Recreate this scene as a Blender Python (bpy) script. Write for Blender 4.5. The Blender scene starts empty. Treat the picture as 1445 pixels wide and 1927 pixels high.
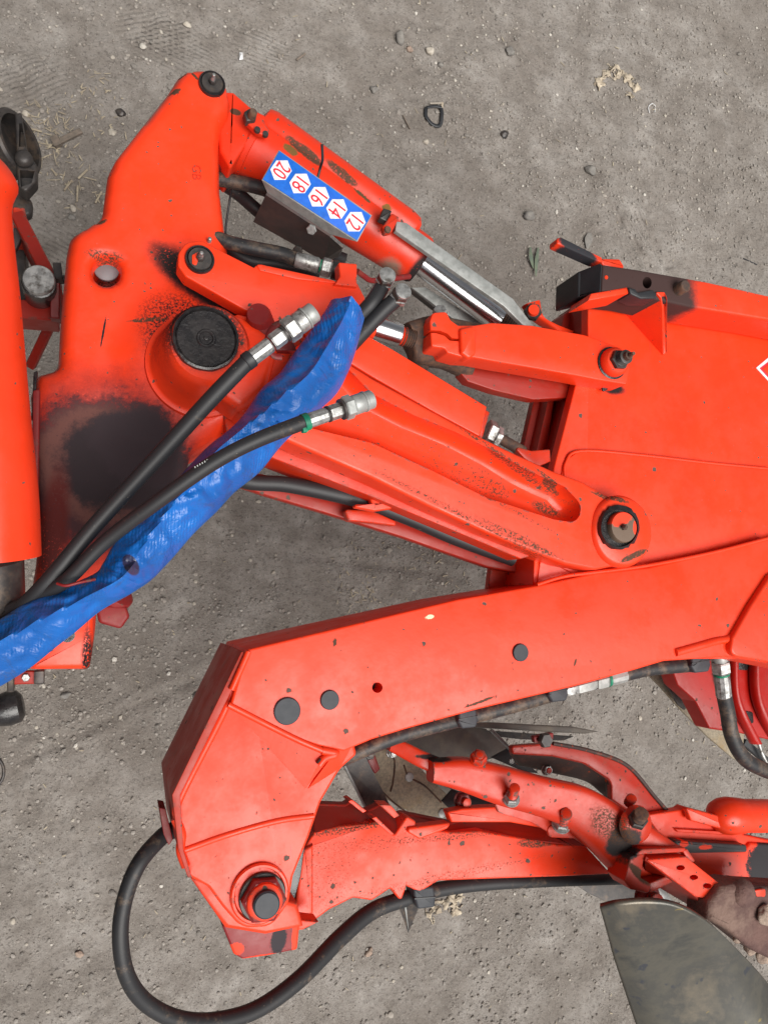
import bpy, bmesh, math, random
from mathutils import Vector, Matrix, noise
from mathutils.geometry import intersect_line_line_2d
random.seed(7)
S = bpy.context.scene
C = S.collection
# ------------------------------------------------------------------ camera
H = 1.9; F = 1450.0; CX = 722.5; CY = 963.5
NAD = (200.0, 1120.0)
dn = Vector(((NAD[0]-CX)/F, -(NAD[1]-CY)/F, -1)).normalized()
ROT = dn.rotation_difference(Vector((0, 0, -1))).to_matrix()
CAM = Vector((0, 0, H))
cd = bpy.data.cameras.new('camera'); cam = bpy.data.objects.new('camera', cd); C.objects.link(cam)
cd.sensor_fit = 'VERTICAL'; cd.sensor_height = 24.0; cd.lens = F/1927*24.0
cd.clip_start = 0.05; cd.clip_end = 400
cam.matrix_world = Matrix.Translation(CAM) @ ROT.to_4x4()
S.camera = cam
# ------------------------------------------------------------------ light
SUN_EL = math.radians(64); SUN_AZ = math.radians(158)   # azimuth from +y, clockwise: light from the lower right of the picture
w = bpy.data.worlds.new('World'); S.world = w; w.use_nodes = True
nt = w.node_tree; nt.nodes.clear()
sky = nt.nodes.new('ShaderNodeTexSky'); sky.sky_type = 'NISHITA'; sky.sun_disc = False
sky.sun_elevation = SUN_EL; sky.sun_rotation = SUN_AZ; sky.dust_density = 1.5; sky.air_density = 0.6
hs = nt.nodes.new('ShaderNodeHueSaturation'); hs.inputs['Saturation'].default_value = 0.12
bg = nt.nodes.new('ShaderNodeBackground'); bg.inputs['Strength'].default_value = 0.05
wo = nt.nodes.new('ShaderNodeOutputWorld')
nt.links.new(sky.outputs[0], hs.inputs['Color']); nt.links.new(hs.outputs[0], bg.inputs['Color']); nt.links.new(bg.outputs[0], wo.inputs['Surface'])
sd = bpy.data.lights.new('sun', 'SUN'); sd.energy = 2.7; sd.angle = math.radians(48); sd.color = (1, 0.97, 0.92)
so = bpy.data.objects.new('sun', sd); C.objects.link(so)
dirv = Vector((math.sin(SUN_AZ)*math.cos(SUN_EL), math.cos(SUN_AZ)*math.cos(SUN_EL), math.sin(SUN_EL)))
so.rotation_euler = dirv.to_track_quat('Z', 'Y').to_euler(); so.location = (0, 0, 5)
S.view_settings.view_transform = 'Standard'; S.view_settings.look = 'None'
S.view_settings.exposure = 0.88; S.view_settings.gamma = 1
S.view_settings.use_curve_mapping = False
S.render.engine = 'CYCLES'

# ------------------------------------------------------------------ helpers
def W(x, y, z):
    r = ROT @ Vector(((x-CX)/F, -(y-CY)/F, -1))
    return CAM + r*((z-H)/r.z)
def mp(x, y, z):
    return ((W(x+1, y, z)-W(x, y, z)).length + (W(x, y+1, z)-W(x, y, z)).length)/2
WL = {}
def tag(o, label=None, cat=None, group=None, kind=None):
    if label: o['label'] = label
    if cat: o['category'] = cat
    if group: o['group'] = group
    if kind: o['kind'] = kind
    return o
def thing(name, label, cat, x, y, z, group=None):
    o = bpy.data.objects.new(name, None); C.objects.link(o)
    o.empty_display_size = 0.05
    p = W(x, y, z); o.location = p; WL[o.name] = p.copy()
    return tag(o, label, cat, group)
def setpar(o, c, parent):
    o.location = c; WL[o.name] = c.copy()
    if parent is not None:
        o.parent = parent; o.matrix_parent_inverse = Matrix.Translation(-WL[parent.name])
def finish(name, vs, fs, m, parent=None, smooth=38):
    vs = [Vector(v) for v in vs]
    lo = Vector([min(v[i] for v in vs) for i in range(3)]); hi = Vector([max(v[i] for v in vs) for i in range(3)])
    c = (lo+hi)/2
    me = bpy.data.meshes.new(name); me.from_pydata([v-c for v in vs], [], fs)
    bm = bmesh.new(); bm.from_mesh(me); bmesh.ops.recalc_face_normals(bm, faces=bm.faces)
    bm.to_mesh(me); bm.free()
    if smooth:
        me.shade_smooth(); me.set_sharp_from_angle(angle=math.radians(smooth))
    me.materials.append(m)
    o = bpy.data.objects.new(name, me); C.objects.link(o)
    setpar(o, c, parent)
    return o
def fillet(pts, n=7):
    out = []
    N = len(pts)
    for i, p in enumerate(pts):
        if len(p) == 2 or p[2] <= 0: out.append((p[0], p[1])); continue
        a = Vector(pts[i-1][:2]); b = Vector(p[:2]); c = Vector(pts[(i+1) % N][:2]); r = p[2]
        u = (a-b); v = (c-b); lu = u.length; lv = v.length; u.normalize(); v.normalize()
        ang = u.angle(v, math.pi)
        if ang > math.pi*0.985: out.append((b.x, b.y)); continue
        t = min(r/math.tan(ang/2), lu*0.48, lv*0.48); r = t*math.tan(ang/2)
        p0 = b+u*t; p1 = b+v*t; bis = (u+v).normalized(); ce = b+bis*(r/math.sin(ang/2))
        a0 = math.atan2(p0.y-ce.y, p0.x-ce.x); a1 = math.atan2(p1.y-ce.y, p1.x-ce.x); d = a1-a0
        while d > math.pi: d -= 2*math.pi
        while d < -math.pi: d += 2*math.pi
        for k in range(n+1):
            q = a0+d*k/n; out.append((ce.x+r*math.cos(q), ce.y+r*math.sin(q)))
    return out
def inside(pt, poly):
    x, y = pt; c = False; j = len(poly)-1
    for i in range(len(poly)):
        xi, yi = poly[i]; xj, yj = poly[j]
        if (yi > y) != (yj > y) and x < (xj-xi)*(y-yi)/(yj-yi)+xi: c = not c
        j = i
    return c
def pdist(x, y, poly):
    best = 1e9; j = len(poly)-1
    for i in range(len(poly)):
        ax, ay = poly[j]; bx, by = poly[i]; dx = bx-ax; dy = by-ay; L = dx*dx+dy*dy
        t = 0 if L == 0 else max(0, min(1, ((x-ax)*dx+(y-ay)*dy)/L))
        d = (x-ax-t*dx)**2+(y-ay-t*dy)**2
        if d < best: best = d
        j = i
    return math.sqrt(best)
def resamp(ps, step):
    out = []
    for i in range(len(ps)):
        a = ps[i]; b = ps[(i+1) % len(ps)]; L = math.hypot(b[0]-a[0], b[1]-a[1]); k = max(1, round(L/step))
        out += [(a[0]+(b[0]-a[0])*q/k, a[1]+(b[1]-a[1])*q/k) for q in range(k)]
    return out
def pillow(name, pts, z, th, b, m, parent=None, holes=(), hb=0.006, step=0.006, dz=None, smooth=60, yb=1.0):
    """thick casting with widely rounded rim, through holes and relief dz(x, y) in world metres"""
    from mathutils.geometry import delaunay_2d_cdt
    def tw(q): return [(v.x, v.y) for v in (W(x, y, z) for x, y in q)]
    out = resamp(tw(fillet(pts)), step); hs_ = [resamp(tw(h), step*.5) for h in holes]
    co = []; ed = []
    for lp in [out]+hs_:
        b0 = len(co); co += [Vector(p) for p in lp]; ed += [(b0+i, b0+(i+1) % len(lp)) for i in range(len(lp))]
    nb_ = len(co)
    xs = [p[0] for p in out]; ys = [p[1] for p in out]; y = min(ys); row = 0
    while y < max(ys):
        x = min(xs)+(row % 2)*step*.5
        while x < max(xs):
            if inside((x, y), out):
                d = min([pdist(x, y, out)]+[pdist(x, y, h) for h in hs_])
                if d > step*.55 and not any(inside((x, y), h) for h in hs_): co.append(Vector((x, y)))
            x += step
        y += step*.87; row += 1
    # rim rings for a clean rounding
    vo, eo, fo, *_ = delaunay_2d_cdt(co, ed, [], 0, 1e-7)
    pos = []
    def prof(d, bb): return 0 if d >= bb else -bb*(1-math.sqrt(max(0, 1-(1-d/bb)**2)))
    for v in vo:
        d0 = pdist(v.x, v.y, out); h = prof(d0, b)*yb
        for q in hs_: h += prof(pdist(v.x, v.y, q), hb)
        if dz: h += dz(v.x, v.y)*min(1, d0/b)
        pos.append(Vector((v.x, v.y, z+h)))
    fs = []
    for f in fo:
        cx = sum(vo[i].x for i in f)/len(f); cy = sum(vo[i].y for i in f)/len(f)
        if inside((cx, cy), out) and not any(inside((cx, cy), h) for h in hs_): fs.append(list(f))
    cnt = {}
    for f in fs:
        for i in range(len(f)):
            e = (f[i], f[(i+1) % len(f)]); k = (min(e), max(e)); cnt.setdefault(k, []).append(e)
    dn_ = {}
    for k, es in cnt.items():
        if len(es) == 1:
            a, c = es[0]
            for q in (a, c):
                if q not in dn_: dn_[q] = len(pos); pos.append(Vector((pos[q].x, pos[q].y, z-th)))
            fs.append([c, a, dn_[a], dn_[c]])
    used = sorted({i for f in fs for i in f}); mp_ = {u: i for i, u in enumerate(used)}
    return finish(name, [pos[u] for u in used], [[mp_[i] for i in f] for f in fs], m, parent, smooth)
def circ(x, y, r, n=32, ry=None):
    ry = ry or r
    return [(x+r*math.cos(2*math.pi*i/n), y+ry*math.sin(2*math.pi*i/n)) for i in range(n)]
def area2(ps): return sum(ps[i-1][0]*ps[i][1]-ps[i][0]*ps[i-1][1] for i in range(len(ps)))
def offset(ps, d):
    """inward offset of a CCW polygon by d (mitre)"""
    out = []; N = len(ps)
    for i in range(N):
        a = Vector(ps[i-1]); b = Vector(ps[i]); c = Vector(ps[(i+1) % N])
        e1 = (b-a); e2 = (c-b)
        if e1.length < 1e-9: e1 = e2
        if e2.length < 1e-9: e2 = e1
        e1.normalize(); e2.normalize()
        n1 = Vector((-e1.y, e1.x)); n2 = Vector((-e2.y, e2.x)); m = n1+n2
        if m.length < 1e-6: m = n1
        m.normalize(); k = max(m.dot(n1), 0.5)
        out.append(b+m*(d/k))
    return out
def zval(z, x, y): return z(x, y) if callable(z) else z
def rings_mesh(rings, cap=True):
    n = len(rings[0]); vs = [v for r in rings for v in r]; fs = []
    for k in range(len(rings)-1):
        for i in range(n):
            j = (i+1) % n; fs.append((k*n+i, k*n+j, (k+1)*n+j, (k+1)*n+i))
    if cap:
        fs.append(tuple(range(n))[::-1]); fs.append(tuple((len(rings)-1)*n+i for i in range(n)))
    return vs, fs
def prism(name, pts, z, th, m, parent=None, bev=0.0025, seg=3, bottom=None, smooth=38, draft=0.0, fl=True):
    """solid whose top outline is traced at height z (number or function); bottom = z - th or bottom(x,y)"""
    pp = fillet(pts) if fl else [p[:2] for p in pts]
    top = [W(x, y, zval(z, x, y)) for x, y in pp]
    bot = [zval(bottom, x, y) if bottom is not None else t.z-th for (x, y), t in zip(pp, top)]
    if area2([(t.x, t.y) for t in top]) < 0: top.reverse(); bot.reverse()
    xy = [(t.x, t.y) for t in top]
    bev = min(bev, 0.25*abs(area2(xy))/sum(math.hypot(xy[i][0]-xy[i-1][0], xy[i][1]-xy[i-1][1]) for i in range(len(xy))))
    rings = [[Vector((q[0], q[1], b)) for q, b in zip(offset(xy, -draft), bot)]]
    for k in range(seg+1):
        a = math.pi/2*k/seg
        off = offset(xy, bev*(1-math.cos(a)))
        rings.append([Vector((q[0], q[1], t.z-bev*(1-math.sin(a)))) for q, t in zip(off, top)])
    vs, fs = rings_mesh(rings)
    return finish(name, vs, fs, m, parent, smooth)
def cutter(pts, ztop, depth, inset=0.0, seg=5, fl=True, zref=None):
    pp = fillet(pts) if fl else pts
    top = [W(x, y, zval(ztop, x, y)) for x, y in pp]
    if area2([(t.x, t.y) for t in top]) < 0: top.reverse()
    xy = [(t.x, t.y) for t in top]
    rings = [[Vector((q[0], q[1], t.z+0.02)) for q, t in zip(xy, top)]]
    if inset:
        for k in range(seg+1):
            a = math.pi/2*k/seg
            rings.append([Vector((q[0], q[1], t.z-depth*math.sin(a))) for q, t in zip(offset(xy, inset*(1-math.cos(a))), top)])
    else:
        rings.append([Vector((q[0], q[1], t.z-depth)) for q, t in zip(xy, top)])
    return rings_mesh(rings)
def cut(o, vf, smooth=38):
    vs, fs = vf
    me = bpy.data.meshes.new('tmp'); me.from_pydata(vs, [], fs)
    bm = bmesh.new(); bm.from_mesh(me); bmesh.ops.recalc_face_normals(bm, faces=bm.faces); bm.to_mesh(me); bm.free()
    c = bpy.data.objects.new('tmp', me); C.objects.link(c)
    md = o.modifiers.new('b', 'BOOLEAN'); md.operation = 'DIFFERENCE'; md.object = c; md.solver = 'EXACT'
    bpy.context.view_layer.update()
    nm = None; n0 = len(o.data.polygons)
    for sv in ('EXACT', 'MANIFOLD', 'FAST', 'SELF'):
        if sv == 'SELF': md.solver = 'EXACT'; md.use_self = True
        else: md.solver = sv
        bpy.context.view_layer.update()
        nm = bpy.data.meshes.new_from_object(o.evaluated_get(bpy.context.evaluated_depsgraph_get()))
        if len(nm.polygons) > n0*0.7 and len(nm.polygons) != n0: break
        print('boolean', sv, 'failed on', o.name, len(nm.polygons), n0)
    else: nm = o.data.copy()
    o.modifiers.clear(); old = o.data; o.data = nm; nm.name = old.name
    if smooth: nm.shade_smooth(); nm.set_sharp_from_angle(angle=math.radians(smooth))
    bpy.data.objects.remove(c); bpy.data.meshes.remove(me)
def basis(ax):
    ax = Vector(ax).normalized()
    u = ax.orthogonal().normalized() if abs(ax.z) > 0.95 else ax.cross(Vector((0, 0, 1))).normalized()
    return ax, u, ax.cross(u).normalized()
def lathe(name, p0, ax, prof, m, parent=None, n=32, smooth=38, rot=0.0, cap=True):
    ax, u, v = basis(ax); rings = []
    for h, r in prof:
        r = max(r, 0.00005)
        rings.append([p0+ax*h+(u*math.cos(rot+2*math.pi*i/n)+v*math.sin(rot+2*math.pi*i/n))*r for i in range(n)])
    vs, fs = rings_mesh(rings, cap)
    return finish(name, vs, fs, m, parent, smooth)
UP = Vector((0, 0, 1))
def cyl(name, p0, p1, r, m, parent=None, n=28, bev=0.0015, r1=None):
    d = (p1-p0).length; r1 = r1 or r
    return lathe(name, p0, p1-p0, [(0, r-bev), (bev*0.3, r-bev*0.3), (bev, r), (d-bev, r1), (d-bev*0.3, r1-bev*0.3), (d, r1-bev)], m, parent, n)
def hexn(name, p0, ax, r, h, m, parent=None, rot=0.3):
    return lathe(name, p0, ax, [(0, r*0.9), (h*0.12, r), (h*0.82, r), (h, r*0.86)], m, parent, 6, 20, rot)
def thread(name, p0, ax, r, h, m, parent=None, pitch=0.002):
    k = max(2, int(h/pitch)); prof = [(0, r)]
    for i in range(k):
        a = i*h/k; prof += [(a+h/k*0.25, r*0.86), (a+h/k*0.75, r)]
    prof += [(h, r*0.85)]
    return lathe(name, p0, ax, prof, m, parent, 20, 30)
def catmull(P, per=8):
    if len(P) < 3: return [Vector(p) for p in P]
    P = [Vector(p) for p in P]; Q = [P[0]*2-P[1]]+P+[P[-1]*2-P[-2]]; out = []
    for i in range(1, len(Q)-2):
        for k in range(per):
            t = k/per; a, b, c, d = Q[i-1], Q[i], Q[i+1], Q[i+2]
            out.append(0.5*((2*b)+(c-a)*t+(2*a-5*b+4*c-d)*t*t+(3*b-a-3*c+d)*t**3))
    out.append(P[-1]); return out
def tube(name, pts, r, m, parent=None, n=14, per=8, smooth=60, ry=None):
    P = catmull(pts, per); R = catmull([Vector((a, 0, 0)) for a in r], per) if isinstance(r, (list, tuple)) else None
    rings = []; t0 = None; u = None
    for i, p in enumerate(P):
        t = (P[min(i+1, len(P)-1)]-P[max(i-1, 0)]).normalized()
        if u is None: u = basis(t)[1]
        else: u = (u - t*u.dot(t)).normalized()
        v = t.cross(u); rr = R[i].x if R else r
        rings.append([p+(u*math.cos(2*math.pi*k/n)+v*math.sin(2*math.pi*k/n)*(ry or 1))*rr for k in range(n)])
    vs, fs = rings_mesh(rings)
    return finish(name, vs, fs, m, parent, smooth)
def ptube(name, pz, rpx, m, parent=None, **k):
    """tube through (x, y, z) picture points, radius in picture pixels"""
    pts = [W(*p) for p in pz]; r = [mp(*p)*(rpx[i] if isinstance(rpx, (list, tuple)) else rpx) for i, p in enumerate(pz)]
    return tube(name, pts, r, m, parent, **k)
def bar(name, a, b, wd, ht, m, parent=None, ch=0.0015, up=UP):
    ax = (b-a).normalized(); s = ax.cross(up).normalized(); t = s.cross(ax).normalized()
    x = wd/2; y = ht/2; sec = [(x, y-ch), (x-ch, y), (-x+ch, y), (-x, y-ch), (-x, -y+ch), (-x+ch, -y), (x-ch, -y), (x, -y+ch)]
    rings = [[p+s*q[0]*k+t*q[1]*k for q in sec] for p, k in ((a, 0.94), (a+ax*ch, 1), (b-ax*ch, 1), (b, 0.94))]
    vs, fs = rings_mesh(rings); return finish(name, vs, fs, m, parent, 25)
def loft(name, L, R, hh, m, parent=None, n=20, per=8, sq=1.0, wr=0.0, bot=1.0, smooth=60, wf=14.0):
    """closed skin between two traced edges L and R of (x,y,z); hh = half height; sq<1 = squarer section"""
    Lp = catmull([W(*p) for p in L], per); Rp = catmull([W(*p) for p in R], per)
    k = min(len(Lp), len(Rp)); rings = []
    for i in range(k):
        a = Lp[int(i*(len(Lp)-1)/(k-1))]; b = Rp[int(i*(len(Rp)-1)/(k-1))]; mid = (a+b)/2; hf = (b-a)/2
        h = hh(i/(k-1)) if callable(hh) else hh; ring = []
        for j in range(n):
            q = 2*math.pi*j/n; c = math.cos(q); s = math.sin(q)
            c = math.copysign(abs(c)**sq, c); s = math.copysign(abs(s)**sq, s)
            p = mid+hf*c+UP*(h*s*(bot if s < 0 else 1))
            if wr:
                q3 = p*wf; p = p+(UP*s+hf.normalized()*c)*wr*(noise.noise(q3)+0.6*noise.noise(q3*2.3+Vector((5, 1, 2))))
            ring.append(p)
        rings.append(ring)
    vs, fs = rings_mesh(rings); return finish(name, vs, fs, m, parent, smooth)
def sheet(name, top, th, m, parent=None, smooth=38):
    """quad/triangle plate through 3D points with thickness along its normal"""
    top = [W(*p) for p in top]; nrm = (top[1]-top[0]).cross(top[2]-top[0]).normalized()
    if nrm.z < 0: nrm = -nrm
    vs, fs = rings_mesh([[p-nrm*th for p in top], top]); return finish(name, vs, fs, m, parent, smooth)
def clone(o, loc, parent=None):
    c = o.copy(); C.objects.link(c); c.parent = None; c.matrix_parent_inverse = Matrix.Identity(4)
    setpar(c, loc, parent); return c
def bead(name, pts, z, r, m, parent=None):
    return ptube_m(name, [(x, y, zval(z, x, y)) for x, y in pts], r, m, parent)
def ptube_m(name, pz, r, m, parent=None, n=10, per=6):
    pts = catmull([W(*p) for p in pz], per)
    return tube(name, pts, r, m, parent, n=n, per=1) if len(pts) > 2 else tube(name, pts, r, m, parent, n=n)

# ------------------------------------------------------------------ materials
class NB:
    def __init__(s, name):
        s.m = bpy.data.materials.new(name); s.m.use_nodes = True; s.t = s.m.node_tree; s.t.nodes.clear()
        s.out = s.t.nodes.new('ShaderNodeOutputMaterial'); s.b = s.t.nodes.new('ShaderNodeBsdfPrincipled')
        s.t.links.new(s.b.outputs[0], s.out.inputs['Surface'])
        s.geo = s.t.nodes.new('ShaderNodeNewGeometry'); s.pos = s.geo.outputs['Position']
    def set(s, inp, v):
        if hasattr(v, 'is_linked') or isinstance(v, bpy.types.NodeSocket): s.t.links.new(v, inp)
        else:
            if isinstance(v, tuple) and len(v) == 3 and inp.type == 'RGBA': v = v+(1,)
            inp.default_value = v
    def p(s, **k):
        for a, v in k.items(): s.set(s.b.inputs[a.replace('_', ' ')], v)
    def noise(s, scale, detail=4, rough=0.6, vec=None, dist=0.0, col=False):
        n = s.t.nodes.new('ShaderNodeTexNoise'); n.inputs['Scale'].default_value = scale; n.inputs['Detail'].default_value = detail
        n.inputs['Roughness'].default_value = rough; n.inputs['Distortion'].default_value = dist
        s.t.links.new(vec or s.pos, n.inputs['Vector']); return n.outputs['Color' if col else 'Fac']
    def voro(s, scale, vec=None, feature='F1'):
        n = s.t.nodes.new('ShaderNodeTexVoronoi'); n.feature = feature; n.inputs['Scale'].default_value = scale
        s.t.links.new(vec or s.pos, n.inputs['Vector']); return n
    def math(s, op, a, b=0.0, c=0.0, clamp=False):
        n = s.t.nodes.new('ShaderNodeMath'); n.operation = op; n.use_clamp = clamp
        s.set(n.inputs[0], a); s.set(n.inputs[1], b); s.set(n.inputs[2], c); return n.outputs[0]
    def step(s, v, a, b):
        n = s.t.nodes.new('ShaderNodeMapRange'); n.interpolation_type = 'SMOOTHSTEP'
        s.set(n.inputs[0], v); n.inputs[1].default_value = a; n.inputs[2].default_value = b; return n.outputs[0]
    def ramp(s, v, stops):
        n = s.t.nodes.new('ShaderNodeValToRGB'); e = n.color_ramp.elements
        while len(e) > 1: e.remove(e[-1])
        e[0].position = stops[0][0]; e[0].color = tuple(stops[0][1])+(1,)
        for q, c in stops[1:]:
            k = e.new(q); k.color = tuple(c)+(1,)
        s.t.links.new(v, n.inputs[0]); return n.outputs[0]
    def mix(s, f, a, b):
        n = s.t.nodes.new('ShaderNodeMix'); n.data_type = 'RGBA'
        s.set(n.inputs[0], f); s.set(n.inputs[6], a); s.set(n.inputs[7], b); return n.outputs[2]
    def vop(s, op, a, b=None):
        n = s.t.nodes.new('ShaderNodeVectorMath'); n.operation = op; s.set(n.inputs[0], a)
        if b is not None: s.set(n.inputs[1], b)
        return n.outputs['Value'] if op in ('LENGTH', 'DOT_PRODUCT', 'DISTANCE') else n.outputs[0]
    def bump(s, h, strength=0.3, dist=0.001, normal=None):
        n = s.t.nodes.new('ShaderNodeBump'); n.inputs['Strength'].default_value = strength; n.inputs['Distance'].default_value = dist
        s.t.links.new(h, n.inputs['Height'])
        if normal: s.t.links.new(normal, n.inputs['Normal'])
        return n.outputs[0]
    def blob(s, x, y, z, rx, ry, ang=0.0, nz=0.35, ns=22.0, soft=0.3):
        """1 inside an ellipse standing at a place of the world (edges broken by noise)"""
        c = W(x, y, z); k = mp(x, y, z)
        mpn = s.t.nodes.new('ShaderNodeMapping'); mpn.vector_type = 'TEXTURE'
        mpn.inputs['Location'].default_value = (c.x, c.y, 0); mpn.inputs['Rotation'].default_value = (0, 0, -math.radians(ang))
        mpn.inputs['Scale'].default_value = (rx*k, ry*k, 1e6)
        s.t.links.new(s.pos, mpn.inputs['Vector'])
        d = s.vop('LENGTH', mpn.outputs[0])
        if nz: d = s.math('ADD', d, s.math('MULTIPLY', s.math('SUBTRACT', s.noise(ns, 9, 0.82), 0.5), nz*2.2))
        return d, s.step(d, 1.0+soft/2, 1.0-soft/2)
ORANGE = (0.82, 0.044, 0.009)
def paint(name, base=ORANGE, chips=0.35, edge=0.5, stains=(), rough=0.40, metal=(0.06, 0.040, 0.033), dens=55, dirt=0.16, bumpy=0.12):
    s = NB(name); col = s.mix(s.step(s.noise(9, 3), 0.35, 0.7), base, tuple(c*0.90 for c in base))
    # dust and grime film
    g = s.math('MAXIMUM', s.step(s.noise(30, 6, 0.72), 0.52, 0.78), s.step(s.noise(330, 3, 0.7), 0.62, 0.80))
    col = s.mix(s.math('MULTIPLY', g, dirt), col, (0.20, 0.07, 0.045))
    rgv = s.step(s.noise(14, 5, 0.7), 0.35, 0.68)
    col = s.mix(s.math('MULTIPLY', s.step(s.noise(5, 6, 0.75, dist=0.8), 0.50, 0.72), 0.22), col, tuple(c*0.62 for c in base))
    sv = s.t.nodes.new('ShaderNodeMapping'); sv.inputs['Scale'].default_value = (260, 22, 60); sv.inputs['Rotation'].default_value = (0, 0, 0.9); s.t.links.new(s.pos, sv.inputs['Vector'])
    scr = s.math('MULTIPLY', s.step(s.noise(1.0, 2, 0.5, vec=sv.outputs[0]), 0.70, 0.74), s.step(s.noise(11, 3), 0.52, 0.60))
    col = s.mix(s.math('MULTIPLY', scr, 0.55), col, (0.22, 0.03, 0.02))
    # small stone chips
    warp = s.vop('ADD', s.pos, s.vop('SCALE', s.noise(160, 2, 0.6, col=True)))
    sc = s.t.nodes[-1]
    for n in s.t.nodes:
        if n.type == 'VECT_MATH' and n.operation == 'SCALE': n.inputs['Scale'].default_value = 0.006
    mask = None
    for dn_, rr in ((dens, 0.11), (dens*2.6, 0.12)):
        v = s.voro(dn_, warp); rnd = s.t.nodes.new('ShaderNodeSeparateColor'); s.t.links.new(v.outputs['Color'], rnd.inputs[0])
        rad = s.math('MULTIPLY', s.step(rnd.outputs[0], 1.0-chips*0.6, 1.0), rr*1.75)
        k = s.step(s.math('SUBTRACT', v.outputs['Distance'], rad), 0.03, -0.03)
        k = s.math('MULTIPLY', k, s.step(rad, 0.01, 0.04))
        mask = k if mask is None else s.math('MAXIMUM', mask, k)
    if edge > 0:
        bv = s.t.nodes.new('ShaderNodeBevel'); bv.samples = 4; bv.inputs['Radius'].default_value = 0.006
        d = s.vop('DOT_PRODUCT', bv.outputs[0], s.geo.outputs['Normal'])
        e = s.step(d, 0.985, 0.93)
        en = s.step(s.noise(75, 5, 0.7), 0.66-edge*0.18, 0.72-edge*0.18)
        mask = s.math('MAXIMUM', mask, s.math('MULTIPLY', s.math('MULTIPLY', e, en), min(1, 0.5+edge)))
    col = s.mix(mask, col, s.mix(s.noise(200, 3), metal, tuple(min(1, c*2.6) for c in metal)))
    rg = s.mix(mask, s.mix(rgv, (rough-.10,)*3, (rough+.12,)*3), (0.75,)*3)
    spc = s.math('MULTIPLY_ADD', mask, -0.25, 0.40)
    for st in stains:
        x, y, z, rx, ry, ang, stg, c, nz, soft = (list(st)+[0]*10)[:10] if len(st) >= 10 else list(st)+[None]*(10-len(st))
        nz = 0.4 if nz is None else nz; small = max(rx, ry) < 45 and stg == 1; soft = 0.5 if soft is None else soft
        dd, mk = s.blob(x, y, z, rx, ry, ang, nz*(1.6 if small and c != ORANGE else 1), 130 if small else 24, soft=soft)
        speck = s.step(s.noise(340, 4, 0.75), 0.68-0.5*stg, 0.80-0.5*stg) if stg < 1 else 1.0
        mk = s.math('MULTIPLY', mk, speck)
        col = s.mix(mk, col, c); rg = s.mix(mk, rg, (0.6,)*3)
        if c != ORANGE: spc = s.math('MULTIPLY', spc, s.math('MULTIPLY_ADD', mk, -0.72, 1.0))
    nb = s.bump(s.noise(60, 4, 0.6), bumpy, 0.002)
    nb2 = s.bump(mask, 0.35, -0.0006, nb)
    s.p(Base_Color=col, Roughness=rg, Normal=nb2, Specular_IOR_Level=spc)
    return s.m
def simple(name, c1, c2, scale=40, rough=0.6, metal=0.0, bmp=0.2, bdist=0.001, c3=None, s3=8, lo=0.35, hi=0.65, spec=0.5, detail=5):
    s = NB(name); col = s.mix(s.step(s.noise(scale, detail, 0.65), lo, hi), c1, c2)
    if c3: col = s.mix(s.step(s.noise(s3, 5, 0.7), 0.5, 0.68), col, c3)
    s.p(Base_Color=col, Roughness=rough, Metallic=metal, Normal=s.bump(s.noise(scale*2.5, 4, 0.7), bmp, bdist), Specular_IOR_Level=spec)
    return s.m
M = {}
GREASE = (0.022, 0.017, 0.017); RUSTC = (0.09, 0.045, 0.028)
M['orange'] = paint('orange_paint')
M['orange_clean'] = paint('orange_paint_clean', chips=0.3, edge=0.28, dirt=0.06)
M['orange_worn'] = paint('orange_paint_worn', chips=0.6, edge=1.0, dens=48, dirt=0.2)
M['orange_dirty'] = paint('orange_paint_dirty', base=(0.55, 0.027, 0.005), chips=0.5, edge=1.0, dirt=0.45)
M['maroon'] = paint('maroon_paint', base=(0.19, 0.012, 0.012), chips=0.3, edge=0.6, dirt=0.5, rough=0.5)
M['red_dark'] = paint('dark_red_shade_paint', base=(0.30, 0.012, 0.004), chips=0.4, edge=0.6, dirt=0.5, rough=0.45)  # darker red; on deep, side and sloping parts shade is put into the colour
M['brown_steel'] = simple('brown_primer_steel', (0.055, 0.032, 0.03), (0.035, 0.024, 0.024), 30, 0.55, 0, 0.1, c3=(0.075, 0.04, 0.034))
M['black'] = simple('black_plastic', (0.012, 0.013, 0.016), (0.02, 0.021, 0.024), 30, 0.5, 0, 0.15)
M['capgrey'] = simple('dark_grey_plastic', (0.022, 0.025, 0.032), (0.032, 0.035, 0.042), 90, 0.6, 0, 0.1)
M['grease'] = simple('black_grease', (0.010, 0.009, 0.010), (0.024, 0.021, 0.021), 70, 0.25, 0, 0.3, 0.002)
M['dark_steel'] = simple('dark_oily_steel', (0.035, 0.032, 0.032), (0.06, 0.052, 0.048), 60, 0.45, 0.3, 0.25, c3=(0.11, 0.08, 0.06), s3=25)
M['rust'] = simple('rusty_steel', (0.12, 0.06, 0.035), (0.05, 0.032, 0.026), 90, 0.8, 0, 0.5, 0.002)
M['zinc'] = simple('zinc_plated_steel', (0.42, 0.42, 0.41), (0.22, 0.22, 0.215), 110, 0.38, 0.55, 0.3, c3=(0.09, 0.08, 0.07), s3=60)
M['galv'] = simple('galvanised_steel', (0.36, 0.37, 0.36), (0.24, 0.25, 0.24), 75, 0.45, 0.3, 0.15, c3=(0.32, 0.32, 0.31), s3=25)
M['chrome'] = simple('chrome_rod', (0.62, 0.62, 0.64), (0.55, 0.55, 0.57), 20, 0.22, 1.0, 0.02)
M['dusty_brown'] = simple('dust_covered_steel', (0.14, 0.075, 0.062), (0.085, 0.042, 0.037), 22, 0.85, 0, 0.9, 0.005, c3=(0.19, 0.12, 0.095))
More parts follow.
